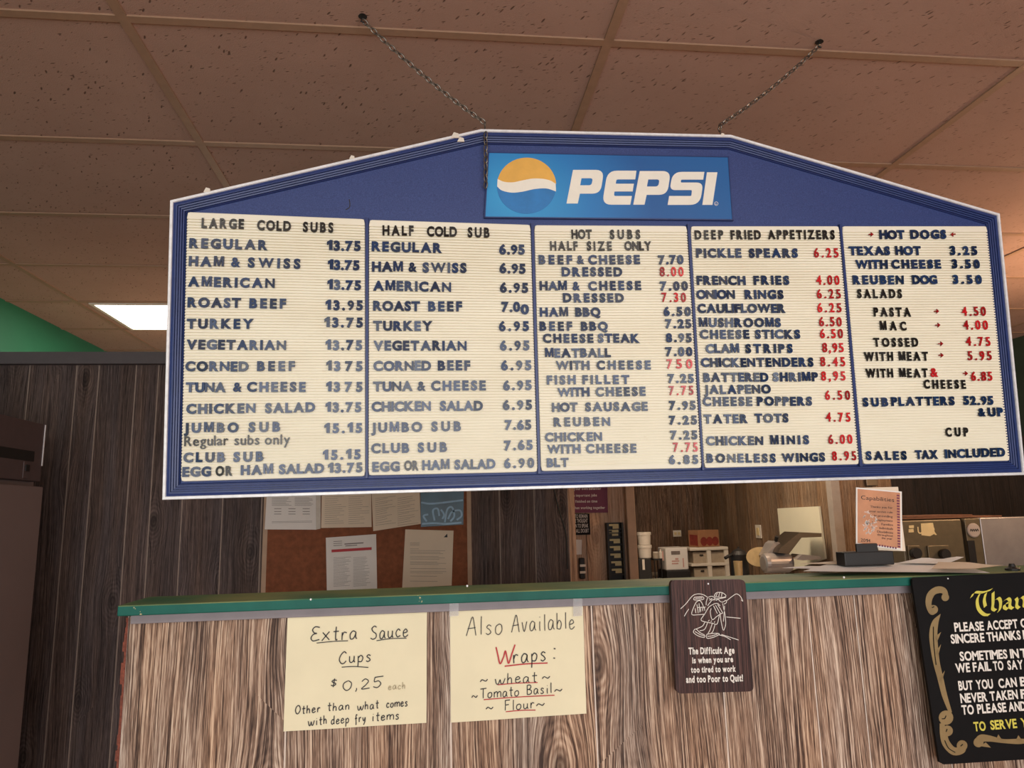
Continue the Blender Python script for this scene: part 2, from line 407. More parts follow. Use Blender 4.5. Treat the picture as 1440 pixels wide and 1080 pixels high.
def put(mb, ch, bold, O, ax, ay, an, sx, sy, x0, th, tilt=(0, 0), r=0.):
    v, f, be = glyph(ch, bold)
    if tilt != (0, 0): an2 = (an+ax*tilt[0]+ay*tilt[1]).normalized()
    else: an2 = an
    vs = []
    for x, y, z in v:
        p = O+ax*((x-x0)*sx)+ay*(y*sy)
        if an2 is not an:     # tilt the face about the letter's middle
            d = ax*((x-x0-.3)*sx)+ay*((y-.35)*sy); p = p - an*(d.dot(an2)/an2.dot(an))
        vs.append(p)
    k = len(vs); up = an.dot((ax.cross(ay)))
    allv = vs+[p-an*th for p in vs]
    fs = [q for q in f] + [(a, a+k, b+k, b) for a, b in be]
    mb.add(allv, fs, r)
def word(mb, text, A, B, h, an, th, xs=1., bold=.03, tiltdev=0., mingap=.06):
    """single letters set one by one between A and B (baseline ends)"""
    ax = (B-A); Wd = ax.length; ax = ax/Wd; ay = an.cross(ax).normalized(); s = h/capH(bold)
    ws = []
    for c in text:
        a, b = gbox(c, bold); ws.append((a, b))
    tot = sum(b-a for a, b in ws)*s*xs; n = len(text)
    sx = s*xs
    if n == 1: sx = s*min(xs*1.3, Wd/(tot/xs)); gap = 0
    else:
        gap = (Wd-tot)/(n-1)
        if gap < mingap*h:
            gap = mingap*h; sx = s*xs*(Wd-gap*(n-1))/tot
        if gap > .42*h and '.' not in text:
            sx = min(s*xs*1.25, s*xs*(Wd-.42*h*(n-1))/tot); gap = (Wd-tot*sx/(s*xs))/(n-1)
    x = 0
    for c, (a, b) in zip(text, ws):
        t = (random.gauss(0, tiltdev), random.gauss(0, tiltdev)) if tiltdev else (0, 0)
        jit = random.gauss(0, tiltdev)*h*.25
        put(mb, c, bold, A+ax*x+ay*jit, ax, ay, an, sx, s, a, th, t, random.random())
        x += (b-a)*sx+gap
def line(mb, text, A, B, h, an, th=.0004, bold=0.):
    """a printed line of words set evenly to fit between A and B"""
    ax = (B-A); Wd = ax.length; ax = ax/Wd; ay = an.cross(ax).normalized(); s = h/capH(0.)
    tot = 0; pos = []
    for c in text:
        if c == ' ': tot += .3; continue
        a, b = gbox(c, bold); pos.append((c, tot, a)); tot += b-a+.09
    tot -= .09; sx = Wd/tot
    for c, p, a in pos: put(mb, c, bold, A+ax*(p*sx), ax, ay, an, sx, s, a, th)

# handwriting: single-stroke letters, x 0..1, y 0..1 = capital height
HW = {
 'A': [[(0,0),(.25,.5),(.55,1),(.75,.5),(.9,0)],[(.12,.38),(.85,.42)]], 'E': [[(.9,.95),(.4,1),(.1,.8),(.3,.58),(.6,.53),(.2,.45),(0,.2),(.25,0),(.95,.08)]],
 'S': [[(.8,.9),(.5,1),(.15,.82),(.35,.58),(.75,.4),(.75,.12),(.35,0),(0,.1)]], 'C': [[(.9,.85),(.6,1),(.2,.75),(0,.35),(.25,.02),(.6,0),(.9,.2)]],
 'O': [[(.5,1),(.15,.8),(0,.4),(.25,.02),(.65,.05),(.95,.45),(.8,.85),(.5,1)]], 'W': [[(0,1),(.12,.5),(.25,0),(.42,.4),(.5,.75),(.6,.35),(.7,0),(.85,.55),(1,1.1)]],
 'T': [[(0,.95),(1,1)],[(.5,.97),(.48,.5),(.5,0)]], 'B': [[(.1,0),(.1,.95)],[(.1,.95),(.6,.95),(.75,.75),(.5,.55),(.1,.5)],[(.3,.52),(.8,.4),(.8,.1),(.4,0),(.1,.02)]],
 'F': [[(.1,1),(.12,.5),(.1,0)],[(.1,.97),(.9,1)],[(.1,.52),(.7,.55)]], '$': [[(.9,.85),(.5,.95),(.2,.75),(.5,.55),(.8,.35),(.5,.1),(.1,.2)],[(.55,1.15),(.45,-.1)]],
 '0': [[(.5,.9),(.1,.7),(.05,.3),(.4,0),(.8,.2),(.9,.65),(.55,.92)]], ',': [[(.45,.15),(.5,.02),(.3,-.18)]], '2': [[(.05,.75),(.4,.98),(.75,.75),(.5,.4),(.05,.02),(.9,.05)]],
 '5': [[(.2,.95),(.15,.55),(.6,.6),(.85,.3),(.5,0),(.05,.1)],[(.2,.95),(1.1,1)]], '~': [[(0,.05),(.25,.3),(.5,.18),(.75,.05),(1,.3)]], ':': [[(.45,.55),(.5,.62)],[(.45,.02),(.5,.08)]],
 'a': [[(.75,.5),(.4,.58),(.08,.35),(.15,.03),(.5,.05),(.75,.35),(.78,.5),(.78,.15),(.95,.02)]], 'b': [[(.1,1),(.1,.5),(.1,.02)],[(.1,.3),(.45,.55),(.8,.35),(.6,.02),(.1,.06)]],
 'c': [[(.85,.45),(.5,.58),(.1,.32),(.35,.02),(.9,.1)]], 'd': [[(.7,.45),(.35,.55),(.05,.25),(.3,0),(.7,.15)],[(.75,1),(.74,.5),(.76,0)]], 'e': [[(.1,.3),(.5,.32),(.8,.42),(.5,.58),(.12,.4),(.15,.08),(.5,0),(.95,.15)]],
 'f': [[(.85,.9),(.55,1),(.4,.7),(.4,0),(.35,-.3)],[(.05,.52),(.8,.55)]], 'h': [[(.1,1),(.1,.5),(.1,0)],[(.1,.3),(.4,.55),(.7,.45),(.75,0)]], 'i': [[(.5,.55),(.48,.2),(.55,0)],[(.5,.78),(.55,.82)]],
 'l': [[(.5,1),(.48,.5),(.52,0)]], 'm': [[(.05,.55),(.06,0)],[(.06,.35),(.25,.55),(.45,.5),(.48,0)],[(.48,.35),(.7,.55),(.92,.48),(.95,0)]], 'n': [[(.1,.55),(.12,0)],[(.12,.32),(.4,.55),(.75,.48),(.8,0)]],
 'o': [[(.5,.56),(.12,.42),(.1,.1),(.5,0),(.85,.2),(.8,.48),(.5,.56)]], 'p': [[(.12,.52),(.14,0),(.1,-.4)],[(.12,.35),(.5,.56),(.85,.38),(.65,.05),(.14,.05)]], 'r': [[(.15,.55),(.18,0)],[(.17,.3),(.45,.55),(.85,.5)]],
 's': [[(.8,.48),(.45,.56),(.2,.42),(.55,.28),(.75,.12),(.4,0),(.1,.08)]], 't': [[(.5,.95),(.48,.4),(.55,.02),(.8,.04)],[(.1,.6),(.95,.62)]], 'u': [[(.1,.55),(.12,.12),(.4,0),(.75,.2),(.78,.55),(.78,.1),(.95,.02)]],
 'v': [[(.05,.55),(.4,0),(.85,.57)]], 'w': [[(.02,.55),(.15,.05),(.35,.05),(.5,.45),(.6,.05),(.8,.08),(.98,.57)]], 'x': [[(.05,.55),(.9,0)],[(.85,.6),(0,-.05)]], 'y': [[(.1,.55),(.2,.2),(.5,.15),(.8,.5)],[(.85,.55),(.7,0),(.3,-.4)]],
}
HWW = dict(i=.35, l=.3, m=1., w=1., W=1.1, t=.55, r=.55, f=.55, s=.6, e=.6, a=.68, o=.65, n=.6, u=.65, h=.6, c=.6, d=.65, b=.62, p=.62, v=.6, x=.7, y=.65)
HWW.update({',': .35, ':': .3, 'T': .8, 'F': .7, 'A': .85, '~': 1.})
def smooth_path(pts, sub=5):
    if len(pts) < 3: return [Vector(p) for p in pts]
    P = [Vector(p) for p in pts]; P = [2*P[0]-P[1]]+P+[2*P[-1]-P[-2]]; out = []
    for i in range(1, len(P)-2):
        for k in range(sub):
            t = k/sub; a, b, c, d = P[i-1:i+3]
            out.append(.5*((2*b)+(c-a)*t+(2*a-5*b+4*c-d)*t*t+(3*b-a-3*c+d)*t**3))
    out.append(P[-2]); return out
def ribbon(mb, pts, w, an, th=.0003, r=0.):
    """flat inked stroke of width w lying on a surface with normal an"""
    k = len(pts); ws = w if isinstance(w, (list, tuple)) else [w]*k
    L = []; R = []
    for i, p in enumerate(pts):
        d = pts[min(i+1, k-1)]-pts[max(i-1, 0)]
        if d.length < 1e-9: d = Vector((1, 0, 0))
        sd = an.cross(d).normalized()
        L.append(p+sd*ws[i]/2+an*th); R.append(p-sd*ws[i]/2+an*th)
    vs = L+R+[p-an*th for p in L]+[p-an*th for p in R]; fs = []
    for i in range(k-1):
        fs.append((k+i, k+i+1, i+1, i)); fs.append((i, i+1, 2*k+i+1, 2*k+i)); fs.append((k+i+1, k+i, 3*k+i, 3*k+i+1))
    fs += [(0, 2*k, 3*k, k), (k-1, 2*k-1, 4*k-1, 3*k-1)]
    mb.add(vs, fs, r)
def hand(mb, text, A, B, h, an, w, jitter=.05):
    ax = (B-A); Wd = ax.length; ax = ax/Wd; ay = an.cross(ax).normalized()
    ws = [HWW.get(c, .75) for c in text]; tot = sum(ws)+.18*(len(text)-1); sx = Wd/tot; x = 0
    for c, cw in zip(text, ws):
        dy = random.uniform(-jitter, jitter)*.6; sc = 1+random.uniform(-jitter, jitter)
        for st in HW[c]:
            pts = [A+ax*((x+px*cw+py*.06)*sx)+ay*((py*sc+dy)*h) for px, py in st]
            ribbon(mb, smooth_path(pts), w, an)
        x += cw+.18
def planks(x0, x1, z0, z1, Y, wmin, wmax, gap=.004, th=.01, edges=None, axis='X', face=-1):
    """vertical boards with narrow grooves between; returns (boards, backing)"""
    a = MB(); x = x0; cuts = []
    if edges: cuts = edges
    else:
        while x < x1: cuts.append(x); x += random.uniform(wmin, wmax)
        cuts.append(x1)
        if cuts[-1]-cuts[-2] < wmin*.5: cuts.pop(-2)
    for p, q in zip(cuts, cuts[1:]):
        if axis == 'X': a.box((p+gap/2, min(Y, Y-face*th), z0), (q-gap/2, max(Y, Y-face*th), z1), random.random())
        else: a.box((min(Y, Y-face*th), p+gap/2, z0), (max(Y, Y-face*th), q-gap/2, z1), random.random())
    b = MB(); e = .002
    if axis == 'X': b.box((x0, min(Y-face*e, Y-face*(th+.03)), z0), (x1, max(Y-face*e, Y-face*(th+.03)), z1))
    else: b.box((min(Y-face*e, Y-face*(th+.03)), x0, z0), (max(Y-face*e, Y-face*(th+.03)), x1, z1))
    return a, b
FY = Vector((0, -1, 0))      # faces the shop front

# ================================================================== the room
H = 2.7743
XL, XR, YB, YF = -2.33, 4.45, 7.0, -3.0
struct(MB().box((XL, YF, -.05), (XR, YB, 0)).build('floor', 'floor'))
ceil = struct(MB().box((XL, YF, H), (XR, YB, H+.05)).build('ceiling', 'tile'))
g = MB(); cx, cy = -.748, 1.6766; bw = .0125
k = -2
while cx+1.2192*k < XR:
    x = cx+1.2192*k
    if x > XL: g.box((x-bw, YF, H-.005), (x+bw, YB, H+.001))
    k += 1
k = -8
while cy+.6096*k < YB:
    y = cy+.6096*k
    if y > YF: g.box((XL, y-bw, H-.0045), (XR, y+bw, H+.001))
    k += 1
g.build('ceiling_grid', 'tbar', ceil)
struct(MB().box((XL-.1, YF, 0), (XL, YB, H)).build('wall_left', 'green_wall'))
struct(MB().box((XR, YF, 0), (XR+.1, YB, H)).build('wall_right', 'dark_green_wall'))
# shop front behind the camera: low wall, head and piers around the open window
wf = MB(); wf.box((XL, YF-.1, 0), (XR, YF, .4)).box((XL, YF-.1, 2.3), (XR, YF, H)).box((XL, YF-.1, .4), (-1.95, YF, 2.3)).box((2.75, YF-.1, .4), (XR, YF, 2.3))
struct(wf.build('wall_front', 'plaster'))
# partition with plank panelling, lower than the ceiling
PZ = 2.248
ed = [XL, -2.1, -1.95, -1.8]+[atY(x, 600, 3.1).x for x in (34, 101, 133, 186, 218, 262, 318, 372, 430, 500, 560, 640, 700, 748)]+[.587]
a, b = planks(XL, .587, 0, PZ-.045, 3.1, .09, .17, gap=.006, edges=ed)
pw = struct(a.build('wall_partition', 'dark_wood')); b.build('panel_backing', 'groove', pw)
f_ = MB().box((XL, 3.07, PZ-.05), (.6, 3.16, PZ)).build('partition_cap', 'fascia', pw)
# short wall behind it and the posts around the kitchen doorway
a, b = planks(.45, .985, 0, PZ, 3.6, .12, .2)
sw = struct(a.build('wall_middle', 'tan_wood')); b.build('panel_backing', 'groove_dark', sw)
x0, x1 = atY(881, 745, 3.58).x, atY(893.5, 745, 3.58).x
struct(MB().box((x0, 3.56, 0), (x1, 3.66, H)).build('trim_1', 'post_wood', bevel=.004))
x0, x1 = atY(797, 745, 3.25).x, atY(806.5, 745, 3.25).x
a = MB().box((x0, 3.2, 0), (x1, 3.24, PZ), .8); struct(a.build('trim_2', 'tan_wood', bevel=.003))
# kitchen: back wall, side wall, wall behind the oven
XS = 2.666
a, b = planks(-.2, XS+.03, 0, H, YB-.05, .12, .22)
bw_ = struct(a.build('wall_back', 'brown_wood')); b.build('panel_backing', 'groove_dark', bw_)
a, b = planks(4.66, YB-.045, 0, H, XS, .14, .26, axis='Y')
sw_ = struct(a.build('wall_side', 'honey_wood')); b.build('panel_backing', 'groove_dark', sw_)
XD = atY(1256, 700, 4.64).x
a, b = planks(XS+.06, XD, 0, H, 4.64, .1, .16)
ow = struct(a.build('wall_oven', 'honey_wood')); b.build('panel_backing', 'groove_dark', ow)
a, b = planks(XD, XR, 0, 2.0, 4.64, .12, .2)  # alcove wall coloured as dark as its own shade
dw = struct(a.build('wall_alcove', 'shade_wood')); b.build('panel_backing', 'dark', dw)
struct(MB().box((XS-.005, 4.6, 0), (XS+.06, 4.66, H)).build('trim_3', 'grey_post', bevel=.004))

# ================================================================== ceiling light
def troffer(i, j, label):
    x0 = cx+1.2192*i+bw+.05; x1 = x0+1.2192-2*bw-.05; y0 = cy+.6096*j+bw; y1 = y0+.6096-2*bw
    t = thing('ceiling_light', (x0, y0, H), label, 'ceiling light')
    m_ = MB()
    for a in (((x0, y0, H-.012), (x1, y0+.02, H)), ((x0, y1-.02, H-.012), (x1, y1, H)), ((x0, y0+.02, H-.012), (x0+.02, y1-.02, H)), ((x1-.02, y0+.02, H-.012), (x1, y1-.02, H))): m_.box(*a)
    m_.build('frame', 'white_plastic', t)
    MB().box((x0+.02, y0+.02, H-.008), (x1-.02, y1-.02, H-.001)).build('diffuser', 'lamp', t)
troffer(-1, 4, 'lit white recessed ceiling light panel above the partition wall')
troffer(-1, -4, 'lit white recessed ceiling light panel over the customer area, left of two')  # added behind the camera for floor bounce and letter glare
troffer(1, -4, 'lit white recessed ceiling light panel over the customer area, right of two')  # second added panel, same purpose as the left one
t = thing('added_pendant', (3.55, 2.75, H), 'warm pendant lamp with an open shade over the right end of the kitchen', 'pendant lamp')  # added lamp body for the warm fill on the right ceiling
MB().tube([(3.55, 2.75, H), (3.55, 2.75, 2.3)], .005).build('flex', 'dark', t)
MB().lathe((3.55, 2.75, 2.2), [(.03, .09), (.035, .1), (.02, .11)], 16).build('lamp_holder', 'dark', t)
MB().lathe((3.55, 2.75, 1.99), [(.2, 0), (.2, .004), (.03, .02), (.03, .016)], 28).build('lamp_shade', 'white_plastic', t)

t = thing('added_floor_lamp', (-1.1, 4.6, 0), 'tall warm lamp standing behind the partition wall', 'lamp')  # added lamp body for the fill light behind the partition
MB().lathe((-1.1, 4.6, 0), [(.16, 0), (.15, .03), (.02, .04)], 24).build('base', 'dark', t); MB().tube([(-1.1, 4.6, .04), (-1.1, 4.6, 1.9)], .012).build('pole', 'dark', t)

# ================================================================== menu board
TL = .066                                       # the board leans forward a little at the top
BN = Vector((0, -1, -TL)).normalized()          # its face
BO = Vector((0, 1.63, 2.45))
def bp(x, y, off=0.): return on(x, y, BO+BN*off, BN)
board = thing('menu_board', bp(840, 684), 'long blue framed menu board with cream letter panels hung from the ceiling on chains', 'menu board')
AX = Vector((1, 0, 0)); AY = BN.cross(AX).normalized()
def st(p): d = p-BO; return Vector((d.dot(AX), d.dot(AY)))
def un(q, off): return BO+AX*q[0]+AY*q[1]+BN*off
OUT = [st(bp(*p)) for p in ((229, 703), (1440, 668), (1404, 301), (1027, 190.5), (676, 182.5), (240, 282.5))]
def inset(poly, d):
    n = len(poly); out = []
    for i in range(n):
        a, b, c = poly[i-1], poly[i], poly[(i+1) % n]
        u1 = (b-a).normalized(); u2 = (c-b).normalized()
        n1 = Vector((-u1.y, u1.x)); n2 = Vector((-u2.y, u2.x)); h = (n1+n2).normalized()
        out.append(b+h*(d/h.dot(n1)))
    return out
def rings(mb, prof):
    n = len(OUT); base = len(mb.v); vs = []
    for d, h in prof: vs += [un(q, h) for q in inset(OUT, d)]
    fs = []
    for i in range(len(prof)-1):
        for j in range(n): fs.append((i*n+j, i*n+(j+1) % n, (i+1)*n+(j+1) % n, (i+1)*n+j))
    mb.add(vs, fs)
e = MB(); rings(e, [(.004, -.09), (0, -.088), (0, .004), (.0012, .006), (.0066, .006), (.0075, .003), (.0075, -.01)]); e.build('edge_trim', 'silver', board)
prof = [(.0075, -.02), (.0075, .002), (.013, .004)]
d = .013
for k in range(4):
    prof += [(d+.0033, .004-k*.0016), (d+.0037, -.001-k*.0016), (d+.0047, -.001-k*.0016), (d+.005, .003-k*.0016)]; d += .005
prof += [(d+.0014, -.003), (d+.0024, -.008)]
f_ = MB(); rings(f_, prof); f_.build('frame', 'mould_blue', board)
INN = inset(OUT, d+.0015)
MB().slab([un(q, -.007) for q in INN], BN, .07).build('header_panel', 'board_blue', board)
bk = MB().slab([un(q, -.075) for q in inset(OUT, .003)], BN, .014).build('back_panel', 'silver', board)
# letter panels: ribbed sheets, real grooves
PC = [((263, 298), (513, 308), (513.5, 669.5), (254, 677)), ((519, 309), (746, 316), (756, 663.5), (518, 668.5)), ((751.5, 316.5), (966, 317.7), (987, 658), (761, 662.5)),
      ((971.5, 318), (1180, 318), (1208.5, 652.8), (991, 658)), ((1184.5, 318), (1388, 318), (1420.5, 647.8), (1214, 652.5))]
PB = .002      # height of the letter panel face over the board plane
panels = []
for c in PC:
    tl, tr, br, bl = [st(bp(x, y, PB)) for x, y in c]
    mb = MB(); hgt = ((tl-bl).length+(tr-br).length)/2; n = int(round((hgt-.024)/.0068)); lines = []
    m0 = .012/hgt
    ts = [(0, -.012), (0, -.001), (.0015/hgt, 0), (m0, 0)]
    for k in range(n):
        t0 = m0+(1-2*m0)*(k+.82)/n; w = .0015/hgt
        ts += [(t0-w, 0), (t0-w*.8, -.0042), (t0+w*.8, -.0042), (t0+w, 0)]
    ts += [(1-.0015/hgt, 0), (1, -.001), (1, -.012)]
    vs = []; rr = .006
    for t, h in ts:
        a = tl.lerp(bl, t); b = tr.lerp(br, t); u = (b-a).normalized()
        ed = min(t, 1-t)*hgt; ins = rr-math.sqrt(max(0, rr*rr-(rr-ed)**2)) if ed < rr else 0
        a = a+u*ins; b = b-u*ins
        vs += [un(a, PB-.012), un(a, PB+h-.001), un(a+u*.0012, PB+h), un(b-u*.0012, PB+h), un(b, PB+h-.001), un(b, PB-.012)]
    fs = []
    for i in range(len(ts)-1):
        for j in range(5): fs.append((i*6+j, (i+1)*6+j, (i+1)*6+j+1, i*6+j+1))
    mb.add(vs, fs); panels.append(mb.build('letter_panel', 'cream', board))
for a, b in zip(PC, PC[1:]):
    q = [bp(a[1][0]+.8, a[1][1]-3, .003), bp(b[0][0]-.8, b[0][1]-3, .003), bp(b[3][0]-.8, b[3][1]+3, .003), bp(a[2][0]+.8, a[2][1]+3, .003)]
    MB().slab(q, BN, .012).build('divider', 'mould_blue', board)

# ---- menu lettering: zoom frames (origin x, origin y, scale), then  [colour]word x0 x1 base0 base1 ; ...  | price
Z = {1: (230, 280, 4.8, 68), 2: (230, 480, 4.8, 68), 3: (500, 280, 4.8, 68), 4: (500, 480, 4.8, 68), 5: (740, 300, 5.538, 72), 6: (740, 480, 5.538, 72),
     7: (960, 300, 5.538, 72), 8: (960, 480, 5.538, 72), 9: (1180, 300, 5.538, 72), 10: (1180, 480, 5.538, 72)}
MENU = {0: '''1 #LARGE 255 540 190 198;#COLD 630 858 205 212;#SUBS 940 1145 217 222
1 REGULAR 172 700 325 338|13.75 1103 1330 343 345
1 HAM 168 405 446 453;& 455 515 454 455;SWISS 568 922 456 466|13.75 1108 1322 472 476
1 AMERICAN 163 748 585 597|13.75 1105 1332 607 611
1 ROAST 160 520 726 730;BEEF 578 825 732 736|13.95 1093 1345 745 747
1 TURKEY 155 605 870 871|13.75 1085 1345 862 863
1 VEGETARIAN 153 825 1010 1015|13.75 1093 1340 1015 1015
2 CORNED 145 572 198 198;BEEF 630 885 197 196|13 1098 1192 197 197;75 1225 1342 197 197
2 TUNA 148 418 340 340;& 468 527 339 339;CHEESE 562 958 338 336|13 1097 1190 337 337;75 1222 1342 337 337
2 CHICKEN 152 618 486 480;SALAD 685 1022 480 474|13.75 1093 1335 476 472
2 JUMBO 135 505 614 610;SUB 573 785 609 607|15.15 1085 1340 618 614
2 *Regular 138 435 708 700;*subs 478 645 700 697;*only 683 852 697 693
2 CLUB 132 412 815 810;SUB 470 672 811 806|15.15 1075 1330 798 792
2 EGG 125 318 912 908;#OR 350 463 908 904;HAM 520 738 900 893;SALAD 778 1083 893 886|13.75 1110 1342 887 880''',
1: '''3 #HALF 182 392 240 243;#COLD 482 685 247 250;#SUB 757 905 253 257
3 REGULAR 108 583 347 359|6.95 970 1143 368 370
3 HAM 110 320 484 487;& 357 413 487 488;SWISS 452 750 490 494|6.95 972 1148 495 500
3 AMERICAN 118 645 613 622|6.95 975 1166 625 629
3 ROAST 118 435 749 752;BEEF 490 720 752 753|7.0 985 1112 757 757;0 1115 1172 773 773
3 TURKEY 118 520 884 886|6.95 968 1172 887 886
3 VEGETARIAN 120 750 1018 1018|6.95 975 1175 1018 1018
4 CORNED 120 510 196 193;BEEF 555 775 193 192|6.95 983 1188 192 190
4 TUNA 118 385 334 331;& 417 473 331 331;CHEESE 510 880 330 327|6.95 997 1190 327 324
4 CHICKEN 108 508 470 466;SALAD 570 860 466 463|6.95 995 1192 460 458
4 JUMBO 105 450 612 607;SUB 512 712 605 602|7.65 1008 1187 595 592
4 CLUB 105 362 752 748;SUB 420 618 746 742|7.65 1003 1197 734 728
4 EGG 113 298 878 873;#OR 328 425 870 868;HAM 450 635 866 862;SALAD 668 945 861 856|6.90 1003 1207 853 849''',
2: '''5 #HOT 355 513 194 194;#SUBS 655 890 195 195
5 #HALF 188 402 284 285;#SIZE 475 668 285 285;#ONLY 768 977 285 285
5 BEEF 98 360 390 392;& 397 453 392 392;CHEESE 485 888 392 390|7.70 1032 1228 393 390
5 DRESSED 278 750 486 486|!8.00 1043 1228 487 486
5 HAM 105 318 594 596;& 363 420 596 596;CHEESE 485 897 595 592|7.00 1045 1262 597 595
5 DRESSED 288 763 689 688|!7.30 1058 1247 688 687
5 HAM 107 328 800 800;BBQ 383 580 800 800|6.50 1072 1285 795 795
5 BEEF 105 360 910 910;BBQ 428 637 910 910|7.25 1085 1288 890 890
5 CHEESE 130 525 1004 1005;STEAK 560 885 1004 1003|8.95 1090 1292 1000 1000
6 MEATBALL 148 660 123 118|7.00 1088 1297 112 110
6 WITH 232 495 218 217;CHEESE 550 972 216 214|!7 1098 1140 210 210;!50 1172 1297 209 208
6 FISH 162 388 333 330;FILLET 440 805 330 328|7.25 1105 1308 320 320
6 WITH 245 495 428 425;CHEESE 542 932 425 420|!7.75 1115 1305 417 415
6 HOT 202 402 545 543;SAUSAGE 462 948 542 537|7.95 1115 1322 530 530
6 REUBEN 215 655 660 655|7.25 1115 1332 645 645
6 CHICKEN 147 592 778 773|7.25 1125 1335 762 760
6 WITH 165 425 872 868;CHEESE 467 860 868 864|!7.75 1148 1338 860 857
6 BLT 162 332 978 974|6.85 1115 1342 954 951''',
3: '''7 #DEEP 98 320 198 198;#FRIED 378 612 198 198;#APPETIZERS 668 1188 197 197
7 PICKLE 108 460 340 340;SPEARS 520 900 340 340|!6.25 1028 1217 340 340
7 FRENCH 113 493 553 553;FRIES 557 833 552 552|!4.00 1045 1225 553 553
7 ONION 110 410 662 662;RINGS 487 788 662 662|!6.25 1050 1235 660 660
7 CAULIFLOWER 118 803 770 770|!6.25 1055 1240 768 768
7 MUSHROOMS 130 767 882 882|!6.50 1068 1242 877 877
7 CHEESE 137 522 973 973;STICKS 568 918 972 972|!6.50 1075 1252 970 970
8 CLAM 183 442 88 87;STRIPS 492 860 87 86|!8,95 1092 1257 82 82
8 CHICKEN 145 568 196 195;TENDERS 580 1022 195 193|!8.45 1077 1268 192 192
8 BATTERED 165 672 312 309;SHRIMP 707 1057 309 307|!8,95 1083 1270 303 303
8 JALAPENO 170 690 407 403
8 CHEESE 160 545 500 499;POPPERS 582 1010 498 497|!6.50 1115 1307 453 453
8 TATER 168 510 637 633;TOTS 565 827 631 628|!4.75 1120 1310 624 624
8 CHICKEN 187 630 807 804;MINIS 687 987 802 798|!6.00 1140 1325 797 796
8 BONELESS 190 727 942 940;WINGS 777 1112 938 933|!8.95 1168 1355 926 924''',
4: '''9 HOT 320 515 195 195;DOGS 562 838 194 194
9 TEXAS 82 400 322 321;HOT 443 643 320 320|3.25 870 1080 320 320
9 WITH 133 383 428 427;CHEESE 413 797 426 425|3.50 885 1100 424 424
9 REUBEN 112 508 548 548;DOG 575 768 547 547|3.50 893 1115 545 545
9 #SALADS 147 493 656 656
9 #PASTA 275 562 800 800|!4.50 963 1147 796 796
9 #MAC 325 527 908 908|!4.00 975 1163 902 902
9 #TOSSED 275 620 1036 1036|!4.75 995 1182 1030 1030
10 #WITH 200 425 150 148;#MEAT 472 697 148 147|!5.95 1010 1192 145 145
10 #WITH 212 425 280 278;#MEAT 475 695 278 277;!& 718 773 276 275|!6.85 1035 1197 305 305
10 #CHEESE 665 990 366 366
10 SUB 190 385 505 503;PLATTERS 412 903 500 493|52.95 975 1205 492 491
10 & 1090 1145 583 582;UP 1165 1282 581 580
10 #CUP 835 1010 738 738
10 SALES 215 530 922 920;TAX 600 772 913 912;INCLUDED 830 1297 908 893'''}
LO = .0065                                      # letter faces stand this far off the board plane
for pi, txt in MENU.items():
    for ln in txt.split('\n'):
        z, rest = ln.split(' ', 1); ox, oy, sc, hh = Z[int(z)]
        for part, nm in zip(rest.split('|'), ('item_lettering', 'price_lettering')):
            groups = {}
            for w in part.split(';'):
                t, x0, x1, y0, y1 = w.split(); x0, x1, y0, y1 = map(float, (x0, x1, y0, y1))
                style = t[0] if t[0] in '#!*' and len(t) > 1 else ''
                t = t[len(style):]
                A = bp(ox+x0/sc, oy+y0/sc, LO); B = bp(ox+x1/sc, oy+y1/sc, LO)
                hpx = hh*(1. if pi != 4 else .98)/sc
                h = (bp(ox+x0/sc, oy+y0/sc-hpx, LO)-A).length
                mk = {'': 'N', '#': 'K', '!': 'R', '*': 'K'}[style]
                mb = MB(); groups.setdefault(mk, []).append(mb)
                if style == '*': word(mb, t, A, B, h, BN, .0035, .9, .006, .012, .03)
                elif style == '#': word(mb, t, A, B, h, BN, .0035, .76, .039, .03)
                elif style == '!': word(mb, t, A, B, h, BN, .0035, .82, .02, .03, .03)
                else: word(mb, t, A, B, h, BN, .0035, 1.0, .048, .03, .03)
            for mk, ms in groups.items():
                for mb in ms: mb.build(nm, mk, panels[pi])
# red arrows
def arrow(cxp, cyp, s, flip=1):
    mb = MB(); q = [(-18, -4), (2, -4), (-3, -18), (18, 0), (-3, 18), (2, 4), (-18, 4)]
    mb.slab([bp(cxp+flip*x/5.538*s, cyp+y/5.538*s, LO) for x, y in q], BN, .0035); mb.build('arrow_lettering', 'R', panels[4])
for x, y, fl in ((252, 163, 1), (890, 161, -1), (763, 762, 1), (773, 870, 1), (795, 1015, 1)): arrow(1180+x/5.538, 300+y/5.538, 1., fl)
for x, y, fl in ((798, 108, 1), (988, 250, 1)): arrow(1180+x/5.538, 480+y/5.538, 1., fl)
# brand sign
def bz(x, y, off): return bp(660+x/3.6, 170+y/3.6, off)
corn = [(95, 155), (1315, 178), (1338, 503), (75, 490)]
bo = MB().slab([bz(*p, .001) for p in corn], BN, .008).build('brand_panel', 'brand', board)
uv = bo.data.attributes.new('uvs', 'FLOAT_VECTOR', 'POINT')
pts = [bz(*p, .001) for p in corn]; o0 = pts[3]; ex = pts[2]-pts[3]; ey = pts[0]-pts[3]
for i, v in enumerate(bo.data.vertices):
    d_ = v.co-o0; uv.data[i].vector = (d_.dot(ex)/ex.dot(ex), d_.dot(ey)/ey.dot(ey), 0)
mb = MB()
for q in ([(95, 155), (1315, 178), (1313, 184), (95, 161)], [(1315, 178), (1338, 503), (1332, 503), (1309, 178)], [(1338, 503), (75, 490), (75, 484), (1338, 497)], [(75, 490), (95, 155), (101, 155), (81, 490)]):
    mb.slab([bz(*p, .0025) for p in q], BN, .008)
mb.build('panel_rim', 'mould_blue', bo)
